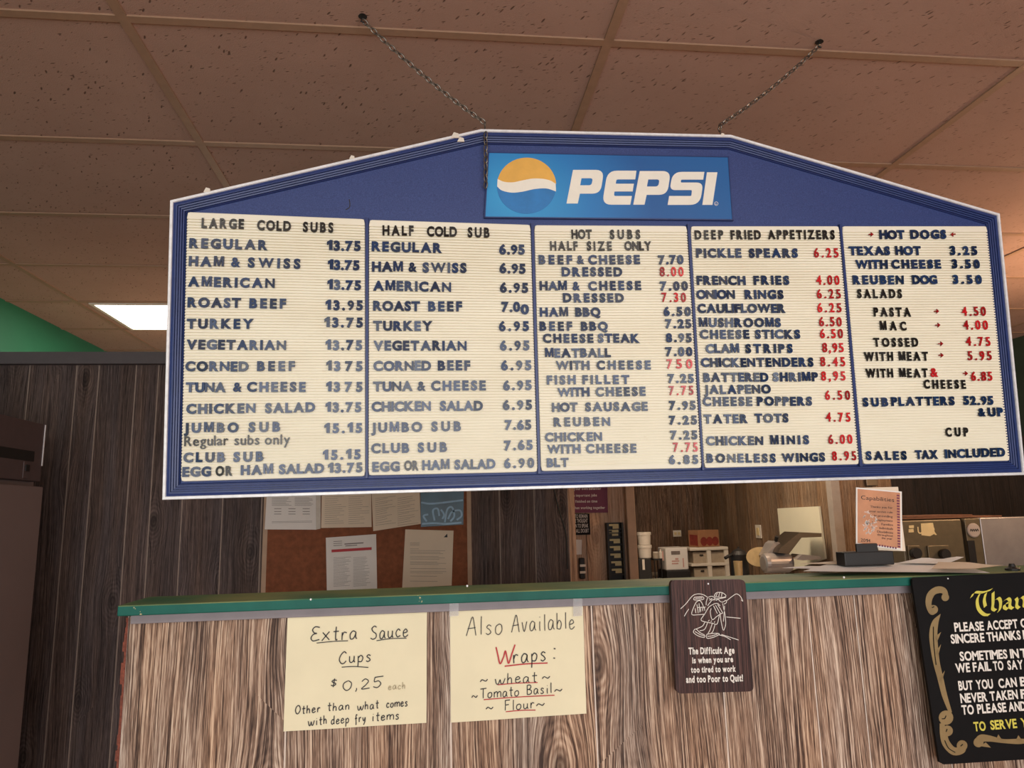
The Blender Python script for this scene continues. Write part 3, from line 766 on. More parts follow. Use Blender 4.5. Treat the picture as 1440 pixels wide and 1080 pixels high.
def shape(loops, off, th, name, mat, parent, fr):
    """outline with holes, filled and given thickness"""
    polys = [[fr(x, y, off) for x, y in lp] for lp in loops]
    flat = [p for lp in polys for p in lp]; mb = MB(); k = len(flat); fs = []
    for t in tessellate_polygon(polys):
        a, b, c = [flat[i] for i in t]; fs.append(tuple(t) if (b-a).cross(c-a).dot(BN) > 0 else tuple(t[::-1]))
    o = 0; sides = []
    for lp in polys:
        n = len(lp); sides += [(o+i, o+i+k, o+(i+1) % n+k, o+(i+1) % n) for i in range(n)]; o += n
    mb.add(flat+[p-BN*th for p in flat], fs+sides)
    return mb, name, mat, parent
def emit(r): r[0].build(r[1], r[2], r[3])
def rnd(pts):
    """(x,y) corner or (x,y,r) corner rounded with radius r"""
    out = []; n = len(pts)
    for i, p in enumerate(pts):
        if len(p) == 2: out.append(p); continue
        c = Vector(p[:2]); a = Vector(pts[i-1][:2]); b = Vector(pts[(i+1) % n][:2])
        r = min(p[2], (a-c).length*.49 if len(pts[i-1]) > 2 else (a-c).length*.98, (b-c).length*.49 if len(pts[(i+1) % n]) > 2 else (b-c).length*.98)
        s_ = c+(a-c).normalized()*r; e_ = c+(b-c).normalized()*r
        for k in range(7):
            t = k/6; q = s_*(1-t)**2+c*2*t*(1-t)+e_*t*t; out.append((q.x, q.y))
    return out
PL = rnd([(525, 248), (682, 248, 42), (664, 368, 42), (560, 368), (549, 418), (492, 418)])
PH = rnd([(568, 290), (626, 290, 14), (618, 326, 14), (561, 326)])
shift = lambda lp, dx, dy: [(x+dx, y+dy) for x, y in lp]
EL = rnd([(846, 252), (700, 252, 48), (672, 424, 48), (815, 424), (823, 380), (732, 380, 8), (735, 357, 2), (827, 357), (833, 318), (741, 318, 2), (745, 296, 8), (840, 296)])
SL = rnd([(1190, 258), (1030, 258, 50), (1014, 350, 30), (1128, 350, 8), (1124, 380, 6), (1012, 380), (1004, 425), (1168, 425, 52), (1184, 312, 34), (1070, 312, 6), (1072, 297, 6), (1184, 297)])
IL = [(1203, 260), (1256, 260), (1231, 425), (1180, 425)]
wm = MB()
for lps in ([PL, PH], [EL], [shift(PL, 338, 6), shift(PH, 338, 6)], [SL], [IL]):
    r = shape(lps, .002, .0012, '', '', None, bz); wm.add(r[0].v, r[0].f)
wm.build('wordmark', 'logo_white', bo)
mb = MB(); ribbon(mb, [bz(1250+9*math.cos(a*.4), 419+9*math.sin(a*.4), .0013) for a in range(17)], .001, BN); 
line(mb, 'R', bz(1246, 424, .0013), bz(1254, 424, .0013), .0026, BN); mb.build('trade_mark', 'logo_white', bo)
gc, gr = (290, 328), (150, 142)
arc = lambda a0, a1, n=30: [(gc[0]+gr[0]*math.cos(math.radians(a0+(a1-a0)*i/n)), gc[1]+gr[1]*math.sin(math.radians(a0+(a1-a0)*i/n))) for i in range(n+1)]
upc = [tuple(v) for v in smooth_path([(143, 294), (175, 308), (220, 311), (270, 301), (320, 292), (370, 293), (410, 302), (437, 318)])]
loc_ = [tuple(v) for v in smooth_path([(141, 332), (165, 352), (215, 363), (270, 358), (330, 345), (390, 342), (439, 357)])]
emit(shape([arc(194, 356)[::1]+upc[::-1]], .0018, .001, 'globe_top', 'logo_amber', bo, bz))
emit(shape([upc+loc_[::-1]], .002, .001, 'globe_wave', 'logo_white', bo, bz))
emit(shape([arc(12, 178)+loc_], .0018, .001, 'globe_base', 'logo_blue', bo, bz))
mb = MB(); ribbon(mb, smooth_path([bp(x, y, -.0069) for x, y in ((491, 280), (492, 287), (491, 292), (486, 295))]), .0022, BN, .0002); mb.build('scuff_mark', 'dark', board)
# torn tape and foam scraps on the upper edge, eye hooks
for x, y, s in ((291, 267, 5), (495, 221, 4), (648, 196, 5), (640, 190, 6), (1016, 189, 3)):
    q = [(x-s, y+s*.6), (x-s*.3, y-s*.7), (x+s*.8, y-s*.4), (x+s, y+s*.6)]
    MB().slab([bp(*p, .0065) for p in q], BN, .004).build('tape_scrap', 'white_plastic', board)
def torus(mb, c, R, r, ax1, ax2, stretch=1.):
    c = Vector(c); mb.tube([c+ax1*(R*stretch*math.cos(a*math.pi/6))+ax2*(R*math.sin(a*math.pi/6)) for a in range(12)], r, 6, True)
HK = [bp(682, 183, -.03), bp(1013, 186, -.03)]
for p in HK:
    mb = MB(); torus(mb, p+Vector((0, 0, .012)), .009, .0018, Vector((0, 0, 1)), Vector((0, 1, 0))); mb.tube([p+Vector((0, 0, .003)), p-Vector((0, 0, .02))], .002)
    mb.build('eye_hook', 'chain', board)
# chains
def chain(a, b, tail, label):
    t = thing('hanging_chain', a, label, 'chain', None); mb = MB()
    def run(p, q, sag=0.):
        L = (q-p).length; n = max(2, int(L/.014)); d = (q-p).normalized(); s1 = d.orthogonal().normalized(); s2 = d.cross(s1)
        for i in range(n):
            u = (i+.5)/n; c = p.lerp(q, u)-Vector((0, 0, sag*4*u*(1-u)))
            torus(mb, c, .0052, .0016, d, s1 if i % 2 else s2, 1.85)
    run(a-Vector((0, 0, .012)), b, .012)
    if tail: run(*tail)
    mb.build('links', 'chain', t)
    h = MB(); h.tube([a, a-Vector((0, 0, .008)), a-Vector((.004, 0, .016)), a-Vector((-.004, 0, .018))], .0022); h.lathe(a-Vector((0, 0, .003)), [(.011, 0), (.009, .003)], 12)
    h.build('ceiling_hook', 'dark', t)
chain(atZ(510, 22, H), HK[0]+Vector((0, 0, .02)), (bp(683, 186, .012), bp(683, 264, .009)), 'left chain from the ceiling to the menu board, its loose end dangling')
chain(atZ(1152, 58, H), HK[1]+Vector((0, 0, .02)), None, 'right chain from the ceiling to the menu board, without a loose end')

# ================================================================== serving counter
YC = 1.40; YP = 1.424; ZL = 1.405
ct = thing('serving_counter', (.6, 1.45, 0), 'chest high serving counter faced in rustic wood with a green painted ledge', 'counter')
XC = atY(178, 900, YP).x
ed = [XC]+[atY(x, 1000, YP).x for x in (402, 634, 838, 1020, 1150, 1218, 1330)]+[1.35, 1.5, 1.7]
a, b = planks(XC, 1.7, 0, ZL-.022, YP, .1, .2, gap=.0034, edges=ed)
a.build('front_panel', 'counter_wood', ct); b.build('panel_backing', 'groove_light', ct)
MB().box((XC-.004, YP+.042, 0), (1.7, YP+.11, ZL-.022)).build('body', 'dark', ct)
mb = MB(); random.seed(3); z = 0
while z < ZL-.03:
    dz = random.uniform(.006, .02); w = random.uniform(.002, .007); mb.box((XC-w, YP+.0005, z), (XC+.0005, YP+.008, min(z+dz, ZL-.024))); z += dz
mb.build('torn_edge', 'core', ct)
xl = atY(165, 855, YC).x
MB().box((xl, YC, ZL-.0185), (1.75, 1.545, ZL)).build('ledge', 'ledge', ct, bevel=.002)
xs_ = atY(184, 870, YP-.004).x; zt = atY(184, 864, YP-.004).z
MB().box((xs_, YP-.006, zt-.0168), (atY(1300, 830, YP).x, YP-.0005, zt)).build('metal_strip', 'grey_strip', ct, bevel=.001)
pn = MB()
for x, y in ((437, 843), (657, 824), (1187, 812)): pn.lathe(atY(x, y, YC)-Vector((0, .001, 0)), [(.0012, 0), (.0022, .0015)], 8, 1)
pn.build('nail_heads', 'silver', ct)

# ---- handwritten sheets
def hz(x, y, Y=YP-.0015): return atY(380+x/3.064, 840+y/3.064, Y)
def sheet(corners, label):
    t = thing('paper_sign', hz(*corners[3]), label, 'paper sign', 'handwritten signs on the counter front')
    q = [hz(*p) for p in corners]; vs = []; fs = []; n = 10
    for i in range(n+1):
        for j in range(n+1):
            u, v = i/n, j/n; p = q[0].lerp(q[1], u).lerp(q[3].lerp(q[2], u), v)
            p.y -= .0012*math.sin(u*5+v*3)**2*v; vs.append(p)
    for i in range(n):
        for j in range(n): a = i*(n+1)+j; fs.append((a, a+1, a+n+2, a+n+1))
    k = len(vs); vs += [p+Vector((0, .0003, 0)) for p in vs]; fs += [tuple(x+k for x in f[::-1]) for f in fs]
    MB().add(vs, fs).build('sheet', 'yellow_paper', t, smooth=True); return t
YI = YP-.0034
def write(t, items, name, mat):
    mb = MB()
    for it in items:
        if it[0] == '_': ribbon(mb, smooth_path([hz(x, y, YI) for x, y in it[1]]), it[2], FY)
        else:
            s, x0, x1, y0, y1, h = it[:6]; w = it[6] if len(it) > 6 else .0016
            hand(mb, s, hz(x0, y0, YI), hz(x1, y1, YI), h*(.86 if s[0] not in 'WA:r0' else .95)/3.064*1.43/1011*1.03, FY, w)
    mb.build(name, mat, t)
random.seed(11)
t = sheet([(75, 85), (675, 57), (673, 540), (57, 578)], 'pale yellow sheet handwritten with Extra Sauce Cups price')
write(t, [('Extra', 175, 375, 188, 180, 60, .0018), ('Sauce', 432, 595, 180, 170, 58, .0018), ('_', [(200, 197), (270, 190), (335, 187)], .0014), ('_', [(458, 187), (520, 178), (587, 176)], .0014),
  ('Cups', 297, 437, 285, 274, 52, .0018), ('_', [(308, 301), (360, 298), (423, 302)], .0014), ('$', 258, 288, 385, 383, 28), ('0,25', 312, 482, 403, 388, 40, .0016),
  ('Other', 108, 217, 503, 495, 34), ('than', 245, 342, 490, 484, 34), ('what', 375, 468, 486, 478, 34), ('comes', 500, 593, 475, 468, 34),
  ('with', 163, 245, 553, 545, 34), ('deep', 262, 340, 547, 540, 34), ('fry', 365, 412, 540, 534, 34), ('items', 437, 557, 533, 525, 36)], 'black_handwriting', 'ink')
write(t, [('each', 508, 583, 398, 394, 28, .0013)], 'faint_handwriting', 'faint_ink')
t = sheet([(775, 55), (1347, 28), (1362, 500), (778, 540)], 'pale yellow sheet handwritten with Also Available Wraps list')
for x0_, x1_ in ((632, 645), (806, 819)):
    q = [atY(x0_, 836, YP-.0068), atY(x1_, 835, YP-.0068), atY(x1_, 866, YP-.0068), atY(x0_, 867, YP-.0068)]
    MB().slab(q, FY, .0003).build('clear_tape', 'tape', t)
write(t, [('Also', 845, 1003, 165, 157, 72, .0014), ('Available', 1040, 1313, 150, 134, 68, .0014), ('raps', 1045, 1192, 284, 272, 62, .002), (':', 1218, 1230, 268, 268, 70, .0034),
  ('~', 905, 937, 366, 362, 30), ('wheat', 968, 1150, 374, 364, 44), ('~', 1172, 1205, 352, 349, 30), ('~', 868, 893, 433, 431, 30), ('Tomato', 905, 1073, 436, 424, 40), ('Basil', 1105, 1215, 420, 412, 42), ('~', 1225, 1258, 408, 404, 30),
  ('~', 930, 960, 484, 482, 30), ('Flour', 1010, 1140, 487, 477, 42), ('~', 1147, 1182, 470, 466, 30)], 'black_handwriting', 'ink')
write(t, [('W', 970, 1052, 286, 282, 70, .0026), ('_', [(1010, 297), (1100, 287), (1195, 283)], .0022), ('_', [(980, 377), (1060, 370), (1152, 367)], .0016), ('_', [(920, 441), (1060, 430), (1225, 422)], .0016), ('_', [(1015, 493), (1080, 487), (1143, 486)], .0016)], 'red_handwriting', 'red_ink')

# ---- wooden plaque
YQ = 1.386
def qz(x, y, o=0.): return atY(920+x/5.4, 800+y/5.4, YQ-o)
pl = thing('wooden_plaque', qz(460, 930), 'dark wood plaque with a white cartoon hiker and joke text about work', 'plaque')
out = []
C4 = [(122, 86), (690, 80), (757, 930), (168, 948)]
for i in range(4):
    c = Vector(C4[i]); p = Vector(C4[i-1]); n = Vector(C4[(i+1) % 4]); a = c+(p-c).normalized()*42; b = c+(n-c).normalized()*42
    for k in range(7): u = k/6; out.append(a*(1-u)**2+c*2*u*(1-u)+b*u*u)
MB().slab([qz(p.x, p.y) for p in out], FY, .011).build('board', 'plaque', pl)
dr = MB()
STR = ['200,303 240,265 290,205 330,190 370,195 405,215', '545,245 590,210 625,190 655,210 672,245 660,235', '262,305 245,330 228,360', '305,215 368,212 370,232 303,235 305,215', '312,224 364,221',
 '320,250 345,240 365,265 378,300', '320,250 300,290 285,345 330,348 382,344', '310,300 316,335', '324,270 334,335', '340,262 346,330', '350,292 354,324', '365,290 369,320', '380,290 384,318', '330,293 390,290',
 '455,205 470,182 500,178 525,185 545,205 520,217 480,213 455,205', '470,205 478,184', '490,210 496,180', '510,212 515,182', '410,215 440,208 480,226 545,216', '415,225 450,235 490,232', '420,240 440,222', '445,238 462,222', '470,240 485,226',
 '490,232 498,245 520,252 545,238 548,255 530,268', '520,262 527,300 536,340 542,420 526,466 514,430 505,380 500,330', '534,280 530,340 525,400', '405,218 395,250 394,275', '440,235 420,260 405,280', '455,265 415,290 385,340 355,388 400,405 440,412 475,420 488,380 495,345',
 '455,265 480,262 500,280', '432,300 425,330 440,385 470,365 497,345 520,335', '450,280 465,310 480,340', '465,275 485,310 498,335', '480,270 500,300 520,335', '410,398 418,388', '430,402 436,392', '455,408 460,398',
 '385,405 365,435 320,455', '405,408 383,458 345,470', '305,460 298,482 330,507 375,520 384,505 345,482 320,458 305,460', '310,475 345,497 378,508', '440,415 425,460 408,490', '462,420 447,470 432,490', '398,497 400,526 440,522 485,503 490,490 440,490 398,497', '405,512 440,508 480,494',
 '490,500 540,515 580,538', '510,498 580,520 640,540', '548,365 600,370 655,375']
for s_ in STR:
    p = [tuple(map(float, q.split(','))) for q in s_.split()]
    ribbon(dr, smooth_path([qz(x, y, .0004) for x, y in p], 4), .0011, FY)
dr.build('cartoon_drawing', 'plaque_white', pl)
tx = MB()
for s_, x0, x1, y0, y1, h in (('The Difficult Age', 262, 610, 648, 641, 44), ('is when you are', 290, 600, 716, 706, 40), ('too tired to work', 280, 620, 788, 779, 40), ('and too Poor to Quit!', 243, 675, 864, 852, 44)):
    line(tx, s_, qz(x0, y0, .0006), qz(x1, y1, .0006), h/5.4*1.39/1011*1.02, FY, .0004, .035)
tx.build('lettering', 'plaque_white', pl)
MB().lathe(qz(410, 113)-Vector((0, .0012, 0)), [(.0012, 0), (.002, .0016)], 10, 1).build('nail', 'silver', pl)

# ---- black thank-you sign
YS = 1.388
def sz(x, y, o=0.): return atY(1260+x/3.722, 790+y/3.722, YS-o)
bs = thing('thank_you_sign', sz(500, 1050), 'glossy black thank you sign with gold scrolls and white lettering', 'sign')
out = [sz(x, y) for x, y in ((98, 84), (670, 56), (1250, 26), (1300, 1000), (670, 1035), (250, 1061), (228, 1050), (85, 110), (86, 92))]
MB().slab(out, FY, .006).build('board', 'sign_black', bs)
wl, yl = MB(), MB()
for s_ in '''PLEASE 308 462 365 358;ACCEPT 478 640 356 346;O 655 692 344 342;SINCERE 290 465 427 418;THANKS 478 655 416 405;F 667 695 404 403;SOMETIMES 337 585 518 505;IN 600 645 504 502;T 653 690 501 500;WE 315 390 580 575;FAIL 405 500 574 569;TO 512 565 568 565;SAY 587 668 564 560
BUT 330 405 672 668;YOU 422 510 667 661;CAN 540 635 660 652;B 652 688 650 648;NEVER 340 480 738 729;TAKEN 495 640 727 716;F 655 685 715 714;TO 347 410 799 796;PLEASE 428 580 794 784;AND 592 682 783 777'''.replace('\n', ';').split(';'):
    w, x0, x1, y0, y1 = s_.split()
    word(wl, w, sz(float(x0), float(y0), .0005), sz(float(x1), float(y1), .0005), 46/3.722*1.39/1011*1.03, FY, .0004, .95, .03, 0, .05)
for w, x0, x1, y0, y1 in (('TO', 410, 472, 886, 882), ('SERVE', 497, 635, 878, 868), ('Y', 656, 692, 866, 864)):
    word(yl, w, sz(x0, y0, .0005), sz(x1, y1, .0005), 45/3.722*1.39/1011*1.03, FY, .0004, .95, .03, 0, .05)
def nib(mb, pts, w=22, ang=-40):
    """broad pen stroke held at a fixed angle"""
    c, s = math.cos(math.radians(ang))*w/2, math.sin(math.radians(ang))*w/2
    P = [Vector(p) for p in smooth_path(pts, 5)]
    for a, b in zip(P, P[1:]):
        q = [(a.x-c, a.y-s), (a.x+c, a.y+s), (b.x+c, b.y+s), (b.x-c, b.y-s)]
        v = [sz(x, y, .0009) for x, y in q]
        if (v[1]-v[0]).cross(v[3]-v[0]).y > 0: v.reverse()
        mb.add(v, [(0, 1, 2, 3)])
for p in ([(395, 185), (412, 160), (455, 160), (500, 145)], [(440, 165), (425, 200), (432, 245), (460, 275), (488, 278)], [(470, 165), (462, 200), (468, 235)],
          [(508, 160), (508, 215), (506, 245), (522, 255)], [(512, 205), (535, 190), (547, 208), (545, 245), (535, 262)], [(564, 205), (585, 192), (597, 205), (596, 235), (612, 245)], [(594, 212), (570, 222), (568, 240), (584, 248)],
          [(628, 190), (634, 205), (632, 232), (645, 243)], [(640, 200), (660, 184), (672, 198), (670, 228), (684, 236)]): nib(yl, p, 20)
wl.build('white_lettering', 'plaque_white', bs); yl.build('yellow_lettering', 'sign_yellow', bs)
gs = MB()
def brush(pts):
    ctr = smooth_path([p[:2] for p in pts], 8); ws = smooth_path([(p[2], 0) for p in pts], 8)
    ribbon(gs, [sz(p.x, p.y, .0004) for p in ctr], [max(.5, w.x)/3.722*1.39/1011 for w in ws], FY)
def disc(x, y, r):
    gs.slab([sz(x+r*math.cos(a*.35), y+r*math.sin(a*.35), .0009) for a in range(18)], FY, .0006)
brush([(262, 185, 30), (250, 152, 34), (215, 148, 36), (180, 175, 38), (170, 220, 34), (185, 262, 30), (205, 255, 24)]); disc(258, 186, 20); disc(196, 250, 24)
brush([(232, 274, 2), (205, 320, 36), (195, 380, 46), (200, 450, 44), (212, 530, 38), (232, 610, 34), (254, 700, 30), (285, 790, 18)])
for a, b in (((210, 400), (236, 368)), ((214, 480), (236, 432)), ((232, 620), (256, 570))): gs.slab([sz(x, y, .0007) for x, y in ((a[0]-8, a[1]-6), b, (a[0]+4, a[1]+22))], FY, .0006)
disc(262, 816, 38); brush([(240, 845, 26), (248, 900, 40), (262, 950, 44), (300, 990, 40), (345, 985, 34), (355, 960, 26)]); disc(270, 885, 28); disc(346, 962, 28)
brush([(420, 955, 40), (445, 925, 38), (490, 925, 30), (560, 938, 20), (640, 940, 26), (700, 936, 18)]); disc(432, 945, 26)
for q in ([(440, 965), (470, 945), (497, 973)], [(525, 930), (536, 904), (556, 934)], [(628, 934), (641, 908), (660, 936)]): gs.slab([sz(*p, .0007) for p in q], FY, .0006)
gs.build('gold_scroll', 'sign_gold', bs)
cr = MB()
for p in ([(235, 180), (225, 168), (205, 175), (192, 200)], [(200, 235), (188, 240)], [(262, 805), (255, 820), (240, 822)], [(268, 875), (262, 890)], [(350, 955), (338, 965)], [(196, 340), (198, 430), (210, 540)], [(255, 935), (275, 975), (310, 998)]):
    ribbon(cr, smooth_path([sz(x, y, .0014) for x, y in p]), .0015, FY)
cr.build('scroll_vein', 'sign_black', bs)
MB().lathe(sz(272, 88)-Vector((0, .001, 0)), [(.001, 0), (.0018, .0012)], 8, 1).build('screw', 'silver', bs)

# ================================================================== things on the ledge
def flat_sheet(px, label, mat, z0, z1=None, curl=.0):
    """loose sheet lying on the ledge; px = its corners"""
    q = [atZ(x, y, ZL+z0) for x, y in px]; n = 6; vs = []; fs = []
    for p in q: p.y = min(max(p.y, 1.37), 1.56)
    for i in range(n+1):
        for j in range(n+1):
            u, v = i/n, j/n; p = q[0].lerp(q[1], u).lerp(q[3].lerp(q[2], u), v); p.z = ZL+z0+.007*(p.y-1.39)/.12+curl*(math.sin(u*4+z0*900)**2)*v; vs.append(p)
    for i in range(n):
        for j in range(n): a = i*(n+1)+j; fs.append((a, a+n+1, a+n+2, a+1))
    k = len(vs); vs += [p+Vector((0, 0, .0005)) for p in vs]; fs += [tuple(x+k for x in f[::-1]) for f in fs]
    return single(MB().add(vs, fs), 'loose_paper', mat, label, 'paper', 'loose papers on the green ledge', smooth=True)
flat_sheet([(1098, 805), (1215, 806), (1210, 797), (1092, 800)], 'white sheet at the left end of the papers on the ledge', 'sheet_white', .0012, curl=.0018)
flat_sheet([(1130, 807), (1392, 805), (1330, 796), (1150, 799)], 'long white sheet spread under the others along the ledge front', 'sheet_white', .0045, curl=.002)
flat_sheet([(1118, 799), (1182, 799), (1183, 792), (1132, 790)], 'folded white paper just left of the black card holder', 'tan_paper', .0085, curl=.004)
flat_sheet([(1262, 797), (1330, 797), (1318, 788), (1262, 790)], 'printed receipt curling beside the black card holder', 'sheet_white', .0085, curl=.004)
flat_sheet([(1310, 800), (1400, 802), (1412, 796), (1320, 794)], 'white sheet at the right end of the papers on the ledge', 'tan_paper', .0138, curl=.003)
# card holder with the upright card
YH = 1.50
ch = thing('card_holder', atY(1222, 800, YH), 'black block card holder standing among papers on the ledge', 'card holder')
a = atY(1187, 777, YH); b = atY(1259, 799, YH); MB().box((a.x, YH, ZL+.0152), (b.x, YH+.035, a.z)).build('base', 'dark', ch, bevel=.002)
a = atY(1205, 765, YH); b = atY(1236, 779, YH); MB().box((a.x, YH+.002, b.z), (b.x, YH+.008, a.z)).build('front_lip', 'dark', ch, bevel=.001)
cd = thing('thank_you_card', atY(1236, 770, YH+.012), 'orange upright card headed Capabilities standing in the black holder', 'card')
def cz(x, y, o=0.):
    p = atY(1100+x/4.235, 670+y/4.235, YH+.012-o); return p
CN = FY
MB().slab([cz(440, 65), (cz(712, 90)), cz(715, 440), cz(440, 405)], FY, .002).build('card', 'white_paper', cd)
MB().slab([cz(449, 74, .0006), cz(702, 97, .0006), cz(705, 428, .0006), cz(449, 396, .0006)], FY, .0005).build('print', 'orange_card', cd)
MB().slab([cz(455, 68, -.004), cz(690, 62, -.004), cz(735, 445, -.004), cz(575, 440, -.004)], FY, .003).build('backing_card', 'tan_paper', cd)
tx = MB()
line(tx, 'Capabilities', cz(470, 136, .001), cz(667, 152, .001), .0085, FY, .0003)
for s_, x0, x1, y0, y1 in (('Thanks you for', 525, 658, 185, 193), ('your active role', 520, 658, 212, 220), ('in providing', 548, 658, 238, 246), ('employment', 558, 658, 264, 271), ('Families', 592, 660, 290, 295), ('Individuals', 580, 660, 313, 318), ('Disabilities', 566, 660, 334, 342), ('throughout', 566, 660, 352, 360), ('the year.', 592, 660, 372, 378)):
    line(tx, s_, cz(x0, y0, .001), cz(x1, y1, .001), .0046, FY, .0003)
line(tx, '2014', cz(468, 388, .001), cz(525, 393, .001), .007, FY, .0003)
tx.build('lettering', 'ink', cd)
sf = MB(); random.seed(5)
for k in range(46):
    a = random.uniform(0, 6.28); r = random.uniform(0, 62); x, y = 515+r*.8*math.cos(a), 275+r*1.1*math.sin(a)
    for q in range(2):
        b = random.uniform(0, 3.14); l = random.uniform(5, 11)
        ribbon(sf, [cz(x-l*math.cos(b), y-l*math.sin(b), .0009), cz(x+l*math.cos(b), y+l*math.sin(b), .0009)], .0008, FY)
sf.build('snowflake_print', 'white_paper', cd)
bd = MB()
for k in range(20): y = 108+k*16; x = 682+k*.3; bd.slab([cz(x, y, .0009), cz(x+16, y+2, .0009), cz(x+16, y+11, .0009), cz(x, y+9, .0009)], FY, .0003)
for k in range(8): x = 560+k*16; y = 402+k*2.6; bd.slab([cz(x, y, .0009), cz(x+9, y+1, .0009), cz(x+9, y+12, .0009), cz(x, y+11, .0009)], FY, .0003)
bd.build('border_print', 'purple', cd)
p = atZ(1412, 801, ZL); MB()
single(MB().lathe((p.x, 1.44, ZL), [(.014, 0), (.014, .004), (.007, .008), (.005, .014)], 16), 'paperweight', 'dark', 'small round black paperweight at the right end of the ledge', 'paperweight', smooth=False)  # unidentified small black thing, modelled as a low knob

# ================================================================== fridge
fr = thing('refrigerator', (-1.7, 2.3, 0), 'tall stainless steel refrigerator at the left, its door facing the aisle', 'refrigerator')
fx = atZ(64, 597, 1.9).x; fy = atZ(64, 597, 1.9).y; FX = Vector((1, 0, 0))
def fz(x, y, o=0.): return atX(x, y, fx+o)
MB().box((fx-.75, 1.75, .08), (fx-.03, fy+.02, 1.905)).build('body', 'fridge', fr, bevel=.004)
zs = fz(40, 681).z
MB().box((fx-.03, 1.76, zs+.012), (fx, fy, 1.9)).build('top_grille', 'fridge_dark', fr, bevel=.003)
z1, z0 = fz(30, 632).z, fz(30, 647).z
MB().box((fx-.02, 1.8, z0), (fx+.001, fz(48, 640).y, z1)).build('vent_slot', 'dark', fr)
mb = MB().box((fx-.03, 1.76, .12), (fx+.012, fy, zs-.006)); mb.build('door', 'fridge', fr, bevel=.004)
MB().tube([(fx+.012, 1.8, 1.0), (fx+.05, 1.8, 1.02), (fx+.05, 1.8, 1.4), (fx+.012, 1.8, 1.42)], .01).build('door_handle', 'steel', fr)
p = fz(36, 661); q = fz(41, 661)
swt = MB().box((fx, p.y-.018, p.z-.028), (fx+.003, p.y+.018, p.z+.028)).build('switch_plate', 'fridge_dark', fr, bevel=.001)
MB().box((fx+.003, p.y-.011, p.z-.004), (fx+.007, p.y+.011, p.z+.018)).build('rocker', 'dark', swt)
MB().box((fx-.004, fy-.003, fz(57, 655).z), (fx+.002, fy+.002, 1.898)).build('edge_highlight', 'silver', fr)  # pale strip paints the highlight along the grille edge
for z in (0, ): 
    for y in (1.8, fy-.05):
        for x in (fx-.7, fx-.1): MB().box((x-.02, y-.02, 0), (x+.02, y+.02, .08)).build('leg', 'dark', fr)

# ================================================================== notice board and its papers
YK = 3.086
cb = thing('notice_board', atY(516, 830, YK), 'brown cork notice board with pinned papers on the partition wall', 'notice board')
x0, x1 = atY(374, 750, YK).x, atY(659, 750, YK).x
MB().box((x0, YK, 1.12), (x1, YK+.013, 1.86)).build('cork_panel', 'cork', cb)
for p in (((x0-.012, YK-.001, 1.11), (x0+.006, YK+.013, 1.87)), ((x1-.006, YK-.001, 1.11), (x1+.012, YK+.013, 1.87)), ((x0+.006, YK-.001, 1.855), (x1-.006, YK+.013, 1.87)), ((x0+.006, YK-.001, 1.11), (x1-.006, YK+.013, 1.125))):
    MB().box(*p).build('frame_rail', M['core'] if False else 'post_wood', cb)
def nz(x, y, o=0.): return atY(360+x/4.5, 670+y/4.5, YK-.002-o)
def notice(c, mat, label, layer=0.):
    t = thing('pinned_notice', nz(*c[3], layer), label, 'notice', 'notices on the cork board')
    MB().slab([nz(*p, layer) for p in c], FY, .0008).build('sheet', mat, t); return t
def bars(t, rows, layer=0., mat='grey_ink', name='printed_lines'):
    mb = MB()
    for x0, x1, y0, y1, w in rows: ribbon(mb, [nz(x0, y0, layer+.0004), nz(x1, y1, layer+.0004)], w, FY)
    mb.build(name, mat, t)
random.seed(9)
n1 = notice([(80, -90), (398, -90), (382, 337), (55, 335)], 'white_paper', 'white notice in a clear sleeve, leftmost of the upper row', .002)
bars(n1, [(x, x+random.uniform(90, 128), y, y, .0012) for x in (100, 245) for y in (135, 143, 151, 159, 167, 175, 183)]+[(x, x+45, y, y, .0022) for x in (115, 205, 295) for y in (204, 222, 238)]+[(100, 355, y, y-4, .001) for y in (286, 293)], .002)
n2 = notice([(420, -90), (726, -90), (732, 320), (412, 326)], 'tan_paper', 'pale printed notice, second from left in the upper row')
bars(n2, [(x, x+random.uniform(70, 140), y, y-4, .001) for x in (435, 585) for y in range(130, 300, 13)])
n3 = notice([(722, -90), (1028, -92), (1043, 300), (742, 346)], 'tan_paper', 'pale printed notice hanging crooked, beside the blue flyer', .002)
bars(n3, [(x, x+random.uniform(70, 135), y, y-16, .001) for x in (755, 895) for y in range(140, 310, 13)], .002)
n4 = notice([(1038, -90), (1318, -90), (1312, 305), (1044, 320)], 'teal_print', 'blue flyer with pale swirls, rightmost of the upper row')
mb = MB()
for s_ in ((1130, 280, 1120, 215, 1150, 205, 1160, 250), (1195, 290, 1210, 210, 1240, 195, 1255, 250, 1230, 285), (1215, 270, 1240, 225, 1290, 215, 1300, 250, 1270, 275), (1170, 210, 1190, 240, 1180, 270), (1080, 285, 1060, 250, 1090, 240), (1050, 300, 1130, 296, 1200, 300, 1300, 292), (1045, 165, 1120, 172, 1310, 150)):
    ribbon(mb, smooth_path([nz(s_[i], s_[i+1], .0005) for i in range(0, len(s_), 2)]), .0075, FY)
mb.build('swirl_print', 'ice_print', n4)
n5 = notice([(442, 388), (760, 365), (767, 740), (449, 760)], 'white_paper', 'white notice with a red band, lower left of the board')
bars(n5, [(478, 732, 472, 456, .011)], 0, 'red_ink', 'red_band')
bars(n5, [(490, 545, y, y-3, .002) for y in (412, 425, 438)]+[(560, 680, 428, 420, .004), (565, 640, 440, 435, .003)]+[(x, x+random.uniform(70, 112), y, y-6, .001) for x in (490, 615) for y in range(515, 700, 9)])
n6 = notice([(945, 335), (1250, 343), (1238, 690), (925, 705)], 'tan_paper', 'typed letter, lower right of the board')
